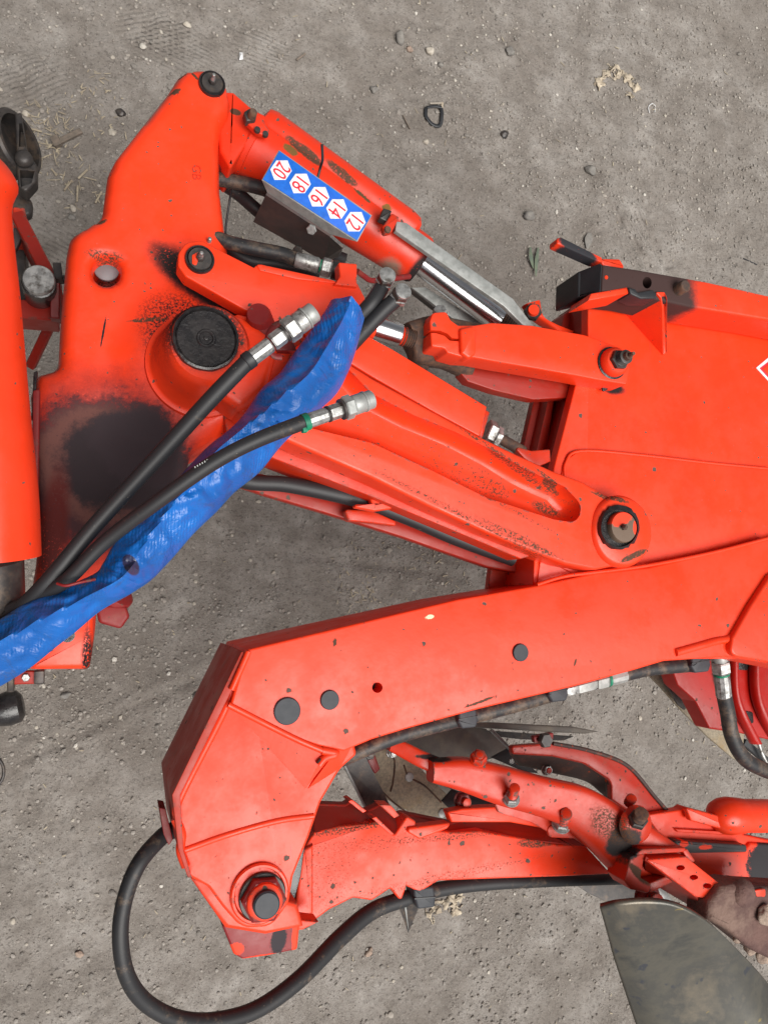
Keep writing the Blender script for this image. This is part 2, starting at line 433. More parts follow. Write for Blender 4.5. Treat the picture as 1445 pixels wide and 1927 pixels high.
M['sandy'] = simple('sandy_dried_mud_plate', (0.33, 0.28, 0.20), (0.21, 0.18, 0.135), 230, 0.85, 0, 0.5, 0.001, c3=(0.27, 0.20, 0.11), s3=12)
M['dull_plate'] = simple('dull_grey_steel_plate', (0.17, 0.155, 0.13), (0.12, 0.112, 0.10), 25, 0.5, 0.2, 0.08, c3=(0.21, 0.18, 0.13))
M['clod'] = simple('dry_clay', (0.38, 0.29, 0.23), (0.25, 0.18, 0.145), 60, 0.95, 0, 0.8, 0.004)
M['white'] = simple('white_print', (0.78, 0.78, 0.78), (0.62, 0.62, 0.63), 240, 0.45, 0, 0.05)
M['blue_print'] = simple('blue_print', (0.010, 0.13, 0.56), (0.008, 0.10, 0.46), 120, 0.4, 0, 0.05, c3=(0.03, 0.14, 0.66))
M['red_print'] = simple('red_print', (0.7, 0.02, 0.04), (0.6, 0.02, 0.04), 80, 0.45, 0, 0.02)
M['green'] = simple('green_plastic', (0.0, 0.2, 0.10), (0.0, 0.12, 0.07), 60, 0.5, 0, 0.1)
M['straw'] = simple('straw', (0.38, 0.325, 0.235), (0.25, 0.205, 0.15), 60, 0.8, 0, 0.2)
M['cream'] = simple('cream_rag', (0.5, 0.43, 0.33), (0.3, 0.25, 0.19), 60, 0.9, 0, 0.6, 0.002)
M['stone'] = simple('grey_stone', (0.22, 0.205, 0.185), (0.15, 0.14, 0.13), 60, 0.85, 0, 0.4, 0.001)
M['pale_stone'] = simple('pale_stone', (0.45, 0.41, 0.35), (0.33, 0.29, 0.24), 60, 0.85, 0, 0.3, 0.001)
M['leaf'] = simple('dull_green_blade', (0.14, 0.17, 0.11), (0.10, 0.13, 0.10), 60, 0.8, 0, 0.2)
M['wood'] = simple('weathered_wood', (0.19, 0.15, 0.12), (0.12, 0.10, 0.08), 60, 0.85, 0, 0.5)
def hose_mat(name, dust):
    s = NB(name); col = s.mix(s.step(s.noise(35, 6, 0.75), 0.62-dust*0.25, 0.78-dust*0.15), (0.018, 0.018, 0.020), (0.12, 0.085, 0.06))
    col = s.mix(s.step(s.noise(300, 2), 0.72, 0.78), col, (0.2, 0.17, 0.13))
    s.p(Base_Color=col, Roughness=0.52, Normal=s.bump(s.noise(500, 3), 0.15, 0.0005), Specular_IOR_Level=0.4); return s.m
M['hose'] = hose_mat('black_rubber_hose', 0.1); M['hosel'] = hose_mat('slightly_dusty_hose', 0.4); M['palegrey'] = simple('pale_grey_plastic', (.15,.14,.15), (.12,.115,.12), 40, .5, 0, .05); M['hose_dusty'] = hose_mat('dusty_rubber_hose', 0.75)
def blue_mat():
    s = NB('blue_tarpaulin'); n1 = s.noise(16, 5, 0.6)
    col = s.mix(s.step(n1, 0.35, 0.65), (0.004, 0.128, 0.46), (0.003, 0.088, 0.33))
    col = s.mix(s.math('MULTIPLY', s.step(s.noise(30, 8, 0.8, dist=0.6), 0.53, 0.68), 0.7), col, (0.035, 0.06, 0.12))
    d, mk = s.blob(247, 1062, 1.1, 13, 22, -30, 0.3, 60, soft=0.2); col = s.mix(mk, col, (0.03, 0.025, 0.025))
    wv = s.t.nodes.new('ShaderNodeTexWave'); wv.inputs['Scale'].default_value = 95; wv.inputs['Distortion'].default_value = 3.5
    wv.inputs['Detail'].default_value = 2; wv.inputs['Detail Scale'].default_value = 1.2
    s.t.links.new(s.pos, wv.inputs['Vector'])
    wk = s.math('MULTIPLY', wv.outputs['Fac'], s.step(s.noise(12, 3), 0.4, 0.65))
    col = s.mix(s.math('MULTIPLY', s.step(wk, 0.75, 0.2), 0.18), col, (0.008, 0.06, 0.32))
    b = s.bump(wk, 0.28, 0.0014); b = s.bump(s.noise(20, 4, 0.55, dist=1.6), 0.55, 0.008, b)
    s.p(Base_Color=col, Roughness=0.36, Normal=b, Specular_IOR_Level=0.5); return s.m
M['blue'] = blue_mat()
def mould_mat():
    s = NB('worn_steel_mouldboard'); n = s.noise(7, 6, 0.68, dist=0.3)
    col = s.ramp(n, [(0.34, (0.05, 0.05, 0.047)), (0.46, (0.10, 0.092, 0.074)), (0.55, (0.072, 0.069, 0.061)), (0.68, (0.16, 0.135, 0.10))])
    col = s.mix(s.step(s.noise(30, 3, 0.5), 0.66, 0.72), col, (0.05, 0.052, 0.06))
    col = s.mix(s.step(s.noise(38, 4, 0.5, dist=0.3), 0.70, 0.76), col, (0.24, 0.18, 0.06))
    s.p(Base_Color=col, Roughness=0.34, Metallic=0.35, Normal=s.bump(s.noise(50, 4), 0.08, 0.001)); return s.m
M['mould'] = mould_mat()
def soil_mat():
    s = NB('trodden_soil')
    big = s.noise(1.7, 5, 0.62); mid = s.noise(9, 7, 0.72); fine = s.noise(120, 4, 0.75)
    col = s.ramp(mid, [(0.28, (0.175, 0.153, 0.134)), (0.45, (0.258, 0.230, 0.205)), (0.56, (0.315, 0.286, 0.260)), (0.72, (0.43, 0.398, 0.368))])
    col = s.mix(s.math('MULTIPLY', s.step(big, 0.45, 0.62), 0.55), col, (0.195, 0.168, 0.145))
    col = s.mix(s.math('MULTIPLY', s.step(fine, 0.52, 0.66), 0.6), col, (0.10, 0.085, 0.075)); col = s.mix(s.math('MULTIPLY', s.step(s.noise(210, 4, 0.8), 0.58, 0.7), 0.5), col, (0.42, 0.39, 0.35))
    col = s.mix(s.math('MULTIPLY', s.step(s.noise(45, 6, 0.8), 0.57, 0.70), 0.4), col, (0.32, 0.30, 0.275))
    for sc, th, c in ((210, 0.93, (0.36, 0.335, 0.30)), (260, 0.90, (0.09, 0.08, 0.073)), (150, 0.96, (0.12, 0.105, 0.095))):
        v = s.voro(sc); sp = s.t.nodes.new('ShaderNodeSeparateColor'); s.t.links.new(v.outputs['Color'], sp.inputs[0])
        mk = s.math('MULTIPLY', s.step(v.outputs['Distance'], 0.34, 0.24), s.step(sp.outputs[0], th, th+0.02))
        col = s.mix(s.math('MULTIPLY', mk, 0.8), col, c)
    b = s.bump(s.noise(22, 8, 0.8), 0.9, 0.014); b = s.bump(s.noise(75, 6, 0.8), 0.7, 0.005, b)
    b = s.bump(fine, 0.5, 0.003, b)
    # tyre tread ripples pressed into the soil
    for x, y, rx, ry, ang in ((60, 160, 60, 60, -35), (490, 95, 48, 42, 10), (330, 95, 70, 50, 20), (1190, 440, 40, 90, 60), (110, 480, 50, 80, 25), (300, 60, 70, 40, -25)):
        d, mk = s.blob(x, y, 0, rx, ry, 0, 0.4, 9, 0.8)
        mpn = s.t.nodes.new('ShaderNodeMapping'); mpn.inputs['Rotation'].default_value = (0, 0, math.radians(ang)); s.t.links.new(s.pos, mpn.inputs['Vector'])
        wv = s.t.nodes.new('ShaderNodeTexWave'); wv.bands_direction = 'Y'; wv.inputs['Scale'].default_value = 26; wv.inputs['Distortion'].default_value = 1.5
        s.t.links.new(mpn.outputs[0], wv.inputs['Vector'])
        b = s.bump(s.math('MULTIPLY', wv.outputs['Fac'], mk), 0.5, 0.004, b)
    s.p(Base_Color=col, Roughness=0.92, Normal=b, Specular_IOR_Level=0.25); return s.m
M['soil'] = soil_mat()
def island_mat(name, stops, rough=.85):
    s = NB(name); c = s.ramp(s.geo.outputs['Random Per Island'], stops)
    c = s.mix(s.math('MULTIPLY', s.noise(300, 3), .35), c, (.20, .18, .16))
    s.p(Base_Color=c, Roughness=rough, Specular_IOR_Level=.3); return s.m
M['grav'] = island_mat('mixed_gravel', [(0, (.17, .155, .14)), (.35, (.23, .21, .19)), (.6, (.29, .265, .24)), (.8, (.30, .27, .24)), (.93, (.42, .38, .32)), (1, (.58, .55, .5))])
M['crumb'] = island_mat('soil_crumbs', [(0, (.22, .195, .17)), (.5, (.28, .25, .222)), (1, (.34, .31, .28))], .95)

# ================================================================== GROUND
RUTS = [(W(*a, 0), W(*b, 0), d) for a, b, d in (((1120, 330), (1165, 420), .007), ((1165, 420), (1230, 520), .008), ((1190, 400), (1255, 500), .006), ((150, 360), (30, 120), .004), ((560, 1040), (900, 1090), .004), ((60, 1420), (420, 1250), .005), ((900, 40), (1300, 330), .003), ((1330, 120), (1445, 430), .004))]
def gz(p):
    N = noise.noise; r_ = 0.0
    for a, b, d in RUTS:
        ab = b-a; t = max(0, min(1, (p-a).dot(ab)/ab.length_squared)); q = a+ab*t; dd = math.hypot(p.x-q.x, p.y-q.y)+.008*N(p*18)
        if dd < .05: r_ -= d*math.exp(-(dd/.012)**2)-d*.5*math.exp(-((dd-.024)/.010)**2)
    return r_+0.012*N(p*2.2)+0.007*N(p*7)+0.0045*N(p*21+Vector((3, 1, 0)))+0.0032*N(p*55)*(0.6+N(p*5)*1.2)
def ground():
    def axis(lo, hi, step):
        a = []; x = lo
        while x < hi: a.append(x); x += step
        g = step; x = hi; up = []
        while x < 70: up.append(x); g *= 1.5; x += g
        g = step; x = lo; dnn = []
        while x > -70: g *= 1.5; x -= g; dnn.append(x)
        return dnn[::-1]+a+up
    cs = [W(x, y, 0) for x in (-30, 1475) for y in (-30, 1957)]
    x0 = min(c.x for c in cs); x1 = max(c.x for c in cs); y0 = min(c.y for c in cs); y1 = max(c.y for c in cs)
    X = axis(x0-.1, x1+.1, 0.0065); Y = axis(y0-.1, y1+.1, 0.0065)
    vs = []; N = noise.noise
    for y in Y:
        for x in X:
            if x0-.2 < x < x1+.2 and y0-.2 < y < y1+.2:
                p = Vector((x, y, 0))
                z = gz(p)
            else: z = 0.0
            vs.append((x, y, z))
    nx = len(X); fs = [(j*nx+i, j*nx+i+1, (j+1)*nx+i+1, (j+1)*nx+i) for j in range(len(Y)-1) for i in range(nx-1)]
    me = bpy.data.meshes.new('ground'); me.from_pydata(vs, [], fs); me.shade_smooth(); me.materials.append(M['soil'])
    o = bpy.data.objects.new('ground', me); C.objects.link(o); o['kind'] = 'structure'; WL[o.name] = Vector()
    return x0, x1, y0, y1
GX0, GX1, GY0, GY1 = ground()
def G(x, y):
    p = W(x, y, 0); p.z = 0; p.z = gz(p); return p
ICO = None
def ico(sub=1):
    bm = bmesh.new(); bmesh.ops.create_icosphere(bm, subdivisions=sub, radius=1)
    v = [x.co.copy() for x in bm.verts]; f = [[q.index for q in x.verts] for x in bm.faces]; bm.free(); return v, f
I1 = ico(1); I2 = ico(2); I3 = ico(3)
def stone_geo(p, r, src, rnd, flat=0.6):
    v, f = src; off = Vector((rnd.random()*50, rnd.random()*50, 0)); a = rnd.random()*6.28
    e = Vector((1, rnd.uniform(0.6, 0.95), flat*rnd.uniform(0.7, 1.1))); rot = Matrix.Rotation(a, 3, 'Z')
    out = []
    for q in v:
        k = 1+0.38*noise.noise(q*1.1+off)+0.12*noise.noise(q*3+off)
        out.append(p+rot @ Vector((q.x*e.x, q.y*e.y, q.z*e.z))*r*k)
    return out, f
def scatter(name, count, rng, m, kind, seed, dens=None, src=I1, flat=0.6):
    rnd = random.Random(seed); vs = []; fs = []; k = 0; tries = 0
    while k < count and tries < count*12:
        tries += 1
        p = Vector((rnd.uniform(GX0, GX1), rnd.uniform(GY0, GY1), 0))
        if dens is not None and noise.noise(p*2.7+Vector((seed, 0, 0)))*0.5+0.5+noise.noise(p*9)*0.25 < dens*rnd.random()+0.25: continue
        r = rng[0]+(rng[1]-rng[0])*rnd.random()**2.2
        p.z = gz(p)+r*0.3
        v, f = stone_geo(p, r, src, rnd, flat); b = len(vs); vs += v; fs += [[b+i for i in q] for q in f]; k += 1
    me = bpy.data.meshes.new(name); me.from_pydata(vs, [], fs); me.materials.append(m)
    o = bpy.data.objects.new(name, me); C.objects.link(o); o['kind'] = kind; return o
scatter('gravel', 11000, (0.0017, 0.0062), M['grav'], 'stuff', 3, 1.25)
scatter('coarse_gravel', 420, (0.0035, 0.009), M['grav'], 'stuff', 5, 1.5, I2)
scatter('soil_crumbs', 16000, (0.0016, 0.0056), M['crumb'], 'stuff', 9, 0.9, I1, 0.8)
def straw(name, spots, seed):
    rnd = random.Random(seed); vs = []; fs = []
    for x, y, r, n, l0, l1 in spots:
        for i in range(n):
            a = rnd.random()*6.28; d = r*rnd.random()**0.7
            p = G(x+d*math.cos(a), y+d*math.sin(a)); L = rnd.uniform(l0, l1); q = rnd.random()*3.14; wd = rnd.uniform(0.0006, 0.0016)
            u = Vector((math.cos(q), math.sin(q), rnd.uniform(-0.08, 0.12))); v = Vector((-u.y, u.x, 0))
            p.z += 0.002+rnd.random()*0.004; b = len(vs)
            for s0, s1 in ((-1, -1), (-1, 1), (0.1, 1), (1, 0.5), (1, -0.5), (0.1, -1)):
                vs.append(p+u*L/2*s0+v*wd*s1+Vector((0, 0, 0.0006)))
            vs += [p+u*L/2+Vector((0, 0, -0.001)), p-u*L/2+Vector((0, 0, -0.001))]
            fs += [(b, b+1, b+2, b+5), (b+5, b+2, b+3, b+4), (b+1, b+7, b+6, b+3, b+2), (b, b+5, b+4, b+6, b+7)]
    me = bpy.data.meshes.new(name); me.from_pydata(vs, [], fs); me.materials.append(M['straw'])
    o = bpy.data.objects.new(name, me); C.objects.link(o); o['kind'] = 'stuff'
straw('chopped_straw', [(90, 270, 60, 90, .006, .022), (150, 350, 55, 22, .008, .035), (60, 230, 40, 35, .005, .02), (180, 200, 70, 50, .004, .016),
      (700, 1100, 90, 60, .004, .014), (830, 1050, 70, 30, .006, .018), (720, 250, 700, 120, .004, .022), (700, 1500, 700, 160, .003, .012), (1150, 1150, 300, 60, .003, .012), (1320, 1350, 90, 40, .004, .014), (680, 1130, 30, 25, .005, .016)], 4)
# larger stones, one thing each
rnd = random.Random(11)
for x, y, r, mt, lb in (
    (1109, 322, 11, 'stone', 'grey-green pebble above the wheel ruts, right of the middle of the upper ground'),
    (993, 408, 11, 'stone', 'smooth grey pebble lying right of the galvanised guide rail of the upper cylinder'),
    (957, 100, 9, 'stone', 'grey pebble on the soil left of the crumpled cream rag'),
    (372, 1310, 11, 'stone', 'round grey stone half sunk in the soil beside the end of the lower beam'),
    (124, 1308, 10, 'stone', 'pale grey pebble on the ground below the orange headstock foot'),
    (136, 411, 8, 'stone', 'small grey pebble just left of the shoulder of the orange headstock'),
    (228, 213, 10, 'dark_steel', 'dark oval pebble at the edge of the straw, left of the top of the headstock'),
    (212, 251, 8, 'pale_stone', 'pale round pebble beside the sloping left edge of the headstock'),
    (753, 72, 13, 'stone', 'angular dark grey stone in the gravelly patch at the top centre'),
    (808, 97, 8, 'pale_stone', 'pale cream pebble in the gravel near the top centre'),
    (771, 92, 7, 'clod', 'small ochre pebble beside the angular dark stone at the top'),
    (704, 168, 8, 'stone', 'blue-grey pebble on open soil above the yellow-numbered cylinder'),
    (353, 47, 8, 'pale_stone', 'white oval pebble on the soil above the top pin of the headstock'),
    (49, 215, 7, 'pale_stone', 'pale stone touching the dark pipe end at the left edge'),
    (801, 268, 6, 'pale_stone', 'beige pebble below the small black rubber loop'),
    (1222, 665, 8, 'stone', 'grey pebble hidden in shade'),
    (150, 1795, 9, 'clod', 'brownish pebble on the ground inside the lower left corner'),
    (26, 1731, 6, 'pale_stone', 'pale grey pebble near the left edge, far below the blue sleeve'),
    (693, 1790, 9, 'clod', 'orange-brown pebble beside the big hose loop at the bottom'),
    (1202, 1351, 5, 'pale_stone', 'tiny white chip of stone on the soil inside the frame corner'),
    (514, 1077, 5, 'pale_stone', 'white pebble on the ground between the two orange beams'),
    (830, 120, 6, 'stone', 'small grey stone beside the cream pebble at the top'),
    (947, 255, 8, 'dark_steel', 'dark flat stone below and right of the black rubber loop'),
):
    if 'hidden' in lb: continue
    p = G(x, y); rr = r*mp(x, y, 0)*0.92; p.z += rr*0.25
    v, f = stone_geo(p, rr, I3, rnd, 0.7); o = finish('pebble', v, f, M[mt], None, 50)
    tag(o, lb.replace('yellow-numbered', 'numbered'), 'pebble', 'pebbles on the soil')
# litter on the ground
def crumple(name, pts, wpx, m, lb, cat, seed):
    """a strip of crumpled cloth along picture points on the ground"""
    P = catmull([G(*q) for q in pts], 14); n = 19; vs = []
    for i, p in enumerate(P):
        t = (P[min(i+1, len(P)-1)]-P[max(0, i-1)]).normalized(); u = Vector((-t.y, t.x, 0)); wd = wpx*0.0013*(0.7+1.3*noise.noise(Vector((i*0.21, seed, 0))))
        for j in range(n):
            s = (j/(n-1)-0.5)*2; q = p+u*s*wd; f = abs(noise.noise(q*70))*.016+abs(noise.noise(q*150))*.008
            jit = Vector((noise.noise(q*90), noise.noise(q*90+Vector((9, 9, 9))), 0))*0.012
            vs.append(q+jit+UP*(.001+f*(1.1-abs(s))))
    fs = []
    for i in range(len(P)-1):
        for j in range(n-1):
            c = vs[i*n+j]
            if noise.noise(c*75+Vector((seed*3, 0, 0))) < .12-.25*(abs(j-n/2)/(n/2))**2+.06: fs.append((i*n+j, i*n+j+1, (i+1)*n+j+1, (i+1)*n+j))
    o = finish(name, vs, fs, m, None, 20); md = o.modifiers.new('s', 'SOLIDIFY'); md.thickness = 0.0006
    return tag(o, lb, cat)
crumple('rag', [(1118, 165), (1135, 145), (1155, 133), (1172, 148), (1190, 158), (1185, 185)], 17, M['cream'], 'crumpled cream scrap of cloth lying on the soil at the upper right', 'rag', 2)
crumple('rag', [(800, 1722), (835, 1700), (865, 1690), (850, 1722)], 19, M['cream'], 'crumpled cream cloth scrap under the hose clip of the lower leg', 'rag', 5)
sl = thing('rubber_loop', 'black rubber strap bent into a D with a pale pin across', 'rubber loop', 815, 215, 0)
tube('strap', [G(*p)+UP*0.006 for p in ((800, 205), (800, 222), (812, 236), (826, 238), (829, 222), (828, 203))], 0.0052, M['black'], sl, ry=0.5)
tube('strap', [G(*p)+UP*0.010 for p in ((800, 206), (815, 204), (828, 206))], 0.004, M['black'], sl, ry=0.5)
cyl('pin', G(807, 197)+UP*0.008, G(829, 198)+UP*0.008, 0.0022, M['pale_stone'], sl, 12, 0.0004)
cyl('pin_head', G(829, 197)+UP*0.008, G(829, 206)+UP*0.006, 0.004, M['cream'], sl, 12, 0.0006)
o = tube('plastic_loop', [G(*p)+UP*0.003 for p in ((1220, 214), (1218, 203), (1223, 198), (1229, 202), (1229, 213))], 0.0012, M['white'], None, n=8); tag(o, 'small open loop of white plastic on the soil below the cream rag', 'plastic loop')
for a, b, lb in (((998, 465), (1003, 505), 'left'), ((1013, 466), (1008, 520), 'right')):
    o = loft('grass_blade', [(a[0]-2, a[1], .006), ((a[0]+b[0])/2-5, (a[1]+b[1])/2, .012), (b[0]-1, b[1], .006)], [(a[0]+1, a[1], .006), ((a[0]+b[0])/2+2, (a[1]+b[1])/2, .012), (b[0]+1, b[1], .006)], 0.0006, M['leaf'], None, n=8)
    tag(o, f'{"shorter" if lb=="left" else "longer"} grey-green grass blade, {lb} one of the pair beside the guide rail tip', 'grass blade', 'two grass blades')
o = loft('dry_leaf', [(1105, 438, .006), (1100, 450, .01), (1103, 468, .006)], [(1112, 438, .006), (1114, 452, .01), (1107, 468, .006)], 0.0008, M['stone'], None, n=10); tag(o, 'grey dry leaf on the soil behind the small orange lever', 'leaf')
wc = thing('wooden_peg', 'weathered wooden peg with a thicker end lying on the soil left of the headstock', 'wooden peg', 126, 264, 0)
bar('shaft', G(112, 270)+UP*.010, G(154, 252)+UP*.008, 0.013, 0.010, M['wood'], wc)
bar('head', G(101, 271)+UP*.010, G(114, 268)+UP*.011, 0.024, 0.016, M['wood'], wc)
o = bar('wood_splinter', G(557, 116)+UP*.004, G(574, 103)+UP*.004, 0.005, 0.004, M['wood'], None, .0006); tag(o, 'thin wooden splinter on the gravelly soil above the upper cylinder', 'splinter')
o = bar('twig', G(757, 218)+UP*.004, G(770, 245)+UP*.004, 0.003, 0.003, M['wood'], None, .0005); tag(o, 'short dark twig on the soil left of the rubber loop', 'twig')
o = bar('stick', G(1395, 488)+UP*.004, G(1420, 500)+UP*.004, 0.003, 0.003, M['black'], None, .0005); tag(o, 'short black stick on the soil above the red rail at the right edge', 'stick')
for i, (a, b) in enumerate((((148, 338), (165, 322)), ((147, 350), (146, 383)), ((122, 362), (136, 340)), ((180, 384), (192, 362)), ((50, 243), (80, 250)))):
    lb = ['broad pale straw blade pointing up right beside the shoulder of the headstock', 'straight upright straw stalk, lowest of the loose stalks by the headstock', 'thin straw stalk leftmost of the loose stalks by the headstock', 'pale straw blade almost touching the left edge of the headstock', 'bright straw stalk beside the dark pipe end'][i]
    o = bar('straw_stalk', G(*a)+UP*.008, G(*b)+UP*.007, 0.0045, 0.003, M['straw'], None, .0006); tag(o, lb, 'straw stalk', 'loose straw stalks')
o = finish('paper_scrap', [G(450, 101)+UP*.004, G(456, 103)+UP*.007, G(457, 115)+UP*.004, G(449, 118)+UP*.006, G(452, 110)+UP*.012], [(0, 1, 4), (1, 2, 4), (2, 3, 4), (3, 0, 4), (0, 3, 2, 1)], M['white'], None, 20); tag(o, 'small white torn scrap on the soil above the headstock top', 'scrap')

# ================================================================== shared hardware
def pin(parent, x, y, z, r, cap, ring='grease', nip=True, h=0.006):
    k = mp(x, y, z); p = W(x, y, z)
    lathe('pin_ring', p, UP, [(0, r*k), (h*.6, r*k), (h*.8, r*k*.97), (h*.8, r*k*.86), (h*.2, r*k*.84)], M[ring], parent, 40)
    parent = lathe('pin_cap', p, UP, [(0, r*k*.82), (h*.75, r*k*.82), (h, r*k*.77), (h, r*k*.4)], M[cap], parent, 40)
    if nip:
        q = p+UP*h
        hexn('nipple_nut', q, UP, .0052, .006, M['dark_steel'], parent)
        lathe('grease_nipple', q+UP*.006, UP, [(0, .0032), (.004, .0030), (.006, .0018), (.008, .0026), (.010, .0022), (.011, .001)], M['zinc'], parent, 14)
def bolt(parent, x, y, z, rn, hn, rs, hs, nut='zinc', shaft='orange_dirty', ax=UP, washer=True, rot=0.3, name='bolt'):
    p = W(x, y, z); k = mp(x, y, z)
    t = hexn('nut', p+Vector(ax)*.0015, ax, rn*k, hn, M[nut], parent, rot); parent = t
    if washer: lathe('washer', p, ax, [(0, rn*k*1.12), (.002, rn*k*1.12), (.0025, rn*k*1.05)], M[nut], parent, 24)
    if hs > hn: thread('bolt_shank', p+Vector(ax).normalized()*hn*.9, ax, rs*k, hs-hn, M[shaft], parent)
    return t

# ================================================================== HEADSTOCK (left casting)
ZH = .93
stain_shade_h = [
  (200, 890, ZH, 182, 178, 12, 0.80, (0.10, 0.014, 0.016), 0.35, 0.8),
  (208, 885, ZH, 156, 148, 12, 1, (0.060, 0.028, 0.031), 0.5, 0.25),
  (204, 872, ZH, 128, 116, 12, 0.80, (0.13, 0.058, 0.050), 0.35, 0.25),
  (226, 878, ZH, 110, 96, 12, 0.9, (0.036, 0.028, 0.031), 0.5, 0.3),
  (262, 838, ZH, 90, 70, 30, 0.85, (0.042, 0.032, 0.036), 0.5, 0.3),
  (100, 1000, ZH, 26, 120, 5, 0.72, (0.10, 0.022, 0.02), 0.4, 0.8),
  (338, 505, ZH, 62, 30, 35, 0.72, GREASE, 0.45, 0.8), (400, 560, ZH, 100, 24, 30, 0.76, GREASE, 0.4, 0.8),  # grease near the link pin; grime with painted shadow under the link arm
  (330, 620, ZH, 60, 70, 0, 0.45, GREASE, 0.5, 0.8),
  (190, 415, ZH, 12, 5, -20, 1, RUSTC, 0.9, 0.2), (330, 170, ZH, 10, 6, -30, 1, RUSTC, 0.9, 0.2), (345, 135, ZH, 7, 4, -20, 1, RUSTC, 0.9, 0.2),
  (367, 142, ZH, 3, 9, -35, 1, RUSTC, 0.7, 0.2), (195, 625, ZH, 2, 30, 8, 1, GREASE, 0.5, 0.2), (275, 605, ZH, 34, 4, -8, .6, RUSTC, 0.9, 0.3),
  (198, 480, ZH, 34, 10, 0, 0.5, RUSTC, 0.5, 0.8), (165, 1230, ZH, 10, 50, 0, 0.6, GREASE, 0.5, 0.8),
]
M['headstock'] = paint('headstock_paint', chips=0.42, edge=0.25, stains=stain_shade_h, dirt=0.12)
hd = thing('plough_headstock', 'big orange cast headstock with a through hole and a round black grease stain', 'headstock', 270, 700, .85)
HC = W(394, 647, 1.03); hk = mp(394, 647, ZH); SC = W(222, 865, ZH)
def hdz(x, y):
    d = math.hypot(x-HC.x, y-HC.y)/hk; t = max(0, min(1, 1-(d-92)/75)); e = math.hypot((x-SC.x)/1.0, (y-SC.y)/1.0)/hk
    s_ = max(0, min(1, 1-(e-40)/100))
    return .010*t*t*(3-2*t)-.010*s_*s_*(3-2*s_)+.0012*noise.noise(Vector((x*16, y*16, 0)))
casting = pillow('casting', [(318, 162, 30), (342, 124, 24), (390, 120, 24), (428, 143, 24), (437, 182, 20), (434, 205, 30), (419, 232, 40), (415, 262, 30), (417, 350, 80), (428, 440, 60), (440, 520, 40), (520, 610, 30), (520, 700, 40),
    (448, 800, 40), (362, 850, 30), (350, 900, 60), (352, 960, 50), (250, 1060, 40), (182, 1130, 20), (176, 1200, 10), (168, 1262, 10), (50, 1262, 10), (52, 1150, 20), (66, 1060, 20), (72, 980, 40), (64, 880, 60),
    (56, 740, 18), (70, 700, 12), (108, 690, 18), (113, 600, 60), (124, 475, 60), (132, 436, 30), (192, 402, 26), (203, 318, 70), (218, 288, 40)], ZH, .13, .020, M['headstock'], hd, holes=[circ(201, 508, 28, 40)], hb=.008, dz=hdz)
prism('slot', [(64, 700), (71, 698), (67, 760), (59, 790)], ZH+.0015, .01, M['grease'], hd, .0005)  # flat black part instead of a cut; the slot's shade is its colour
lathe('bushing', W(201, 508, ZH-.035), UP, [(0, .0155), (.004, .0155), (.005, .014)], M['palegrey'], hd, 30)
prism('rib_edge', [(62, 735, 4), (76, 730, 4), (74, 860, 6), (72, 985, 6), (60, 985, 6)], ZH+.006, .03, M['maroon'], hd, .004)
prism('casting_step', [(60, 1130, 10), (176, 1140, 8), (176, 1200, 8), (167, 1258, 8), (60, 1260, 8)], ZH+.001, .03, M['headstock'], hd, .006)
hl = lathe('hole_plug', W(128, 1196, ZH+.001), UP, [(0, .008), (.001, .008), (.001, .004)], M['grease'], hd, 20)
pin(hd, 399, 160, ZH, 24, 'dark_steel')
def text(name, s, x, y, z, size, xdir, m, parent, th=.0006, px_per=1.0, lift=0.0):
    cu = bpy.data.curves.new(name, 'FONT'); cu.body = s; cu.size = size; cu.extrude = th;  cu.align_x = 'CENTER'; cu.align_y = 'CENTER'; cu.resolution_u = 3
    ob = bpy.data.objects.new('tmp', cu); C.objects.link(ob); bpy.context.view_layer.update()
    me = bpy.data.meshes.new_from_object(ob.evaluated_get(bpy.context.evaluated_depsgraph_get()))
    bpy.data.objects.remove(ob); return me
def place_text(name, s, c, ux, uy, size, m, parent, th=.0005, sx=1.0):
    me = text(name, s, 0, 0, 0, size, None, m, parent, th)
    ux = ux.normalized(); n = ux.cross(uy).normalized(); uy = n.cross(ux)
    R = Matrix((ux*sx, uy, n)).transposed().to_4x4(); me.transform(R); me.materials.clear(); me.materials.append(m); me.name = name
    o = bpy.data.objects.new(name, me); C.objects.link(o); setpar(o, c, parent); return o
place_text('casting_mark', 'GB', W(370, 325, ZH), W(370, 345, ZH)-W(370, 325, ZH), W(390, 325, ZH)-W(370, 325, ZH), .016, M['orange_dirty'], hd, .0016)  # raised letters coloured darker to stand in for their shadows
for x, y in ((378, 432), ):
    p = W(394, 454, ZH); lathe('grease_nipple', p, UP, [(0, .003), (.004, .003), (.006, .0018), (.008, .0024), (.009, .001)], M['zinc'], hd, 12)
# lower foot hardware
kn = thing('red_pin_head', 'maroon pin with a rounded triangular head beside the headstock foot under the blue sleeve', 'pin', 214, 1155, .80)
prism('head', [(182, 1150, 8), (196, 1138, 8), (238, 1140, 8), (245, 1160, 10), (228, 1184, 10), (186, 1172, 10)], .84, .035, M['maroon'], kn, .006)
cyl('shaft', W(200, 1148, .81), W(228, 1118, .83), .019, M['maroon'], kn)
cl = thing('pin_clamp', 'dark clamp with a bright bolt head sticking out below the headstock foot', 'clamp', 50, 1275, .8)
bar('clamp_bar', W(20, 1275, .83), W(83, 1273, .83), .016, .016, M['red_dark'], cl)
bar('clamp_end', W(66, 1274, .835), W(84, 1273, .835), .017, .018, M['dark_steel'], cl)
bar('clamp_lug', W(22, 1268, .84), W(22, 1297, .83), .008, .014, M['dark_steel'], cl)
hexn('bolt_head', W(50, 1275, .838), UP, .005, .005, M['zinc'], cl)
bl = thing('rubber_bung', 'shiny black rubber stop at the left edge below the headstock', 'rubber stop', 10, 1335, .6)
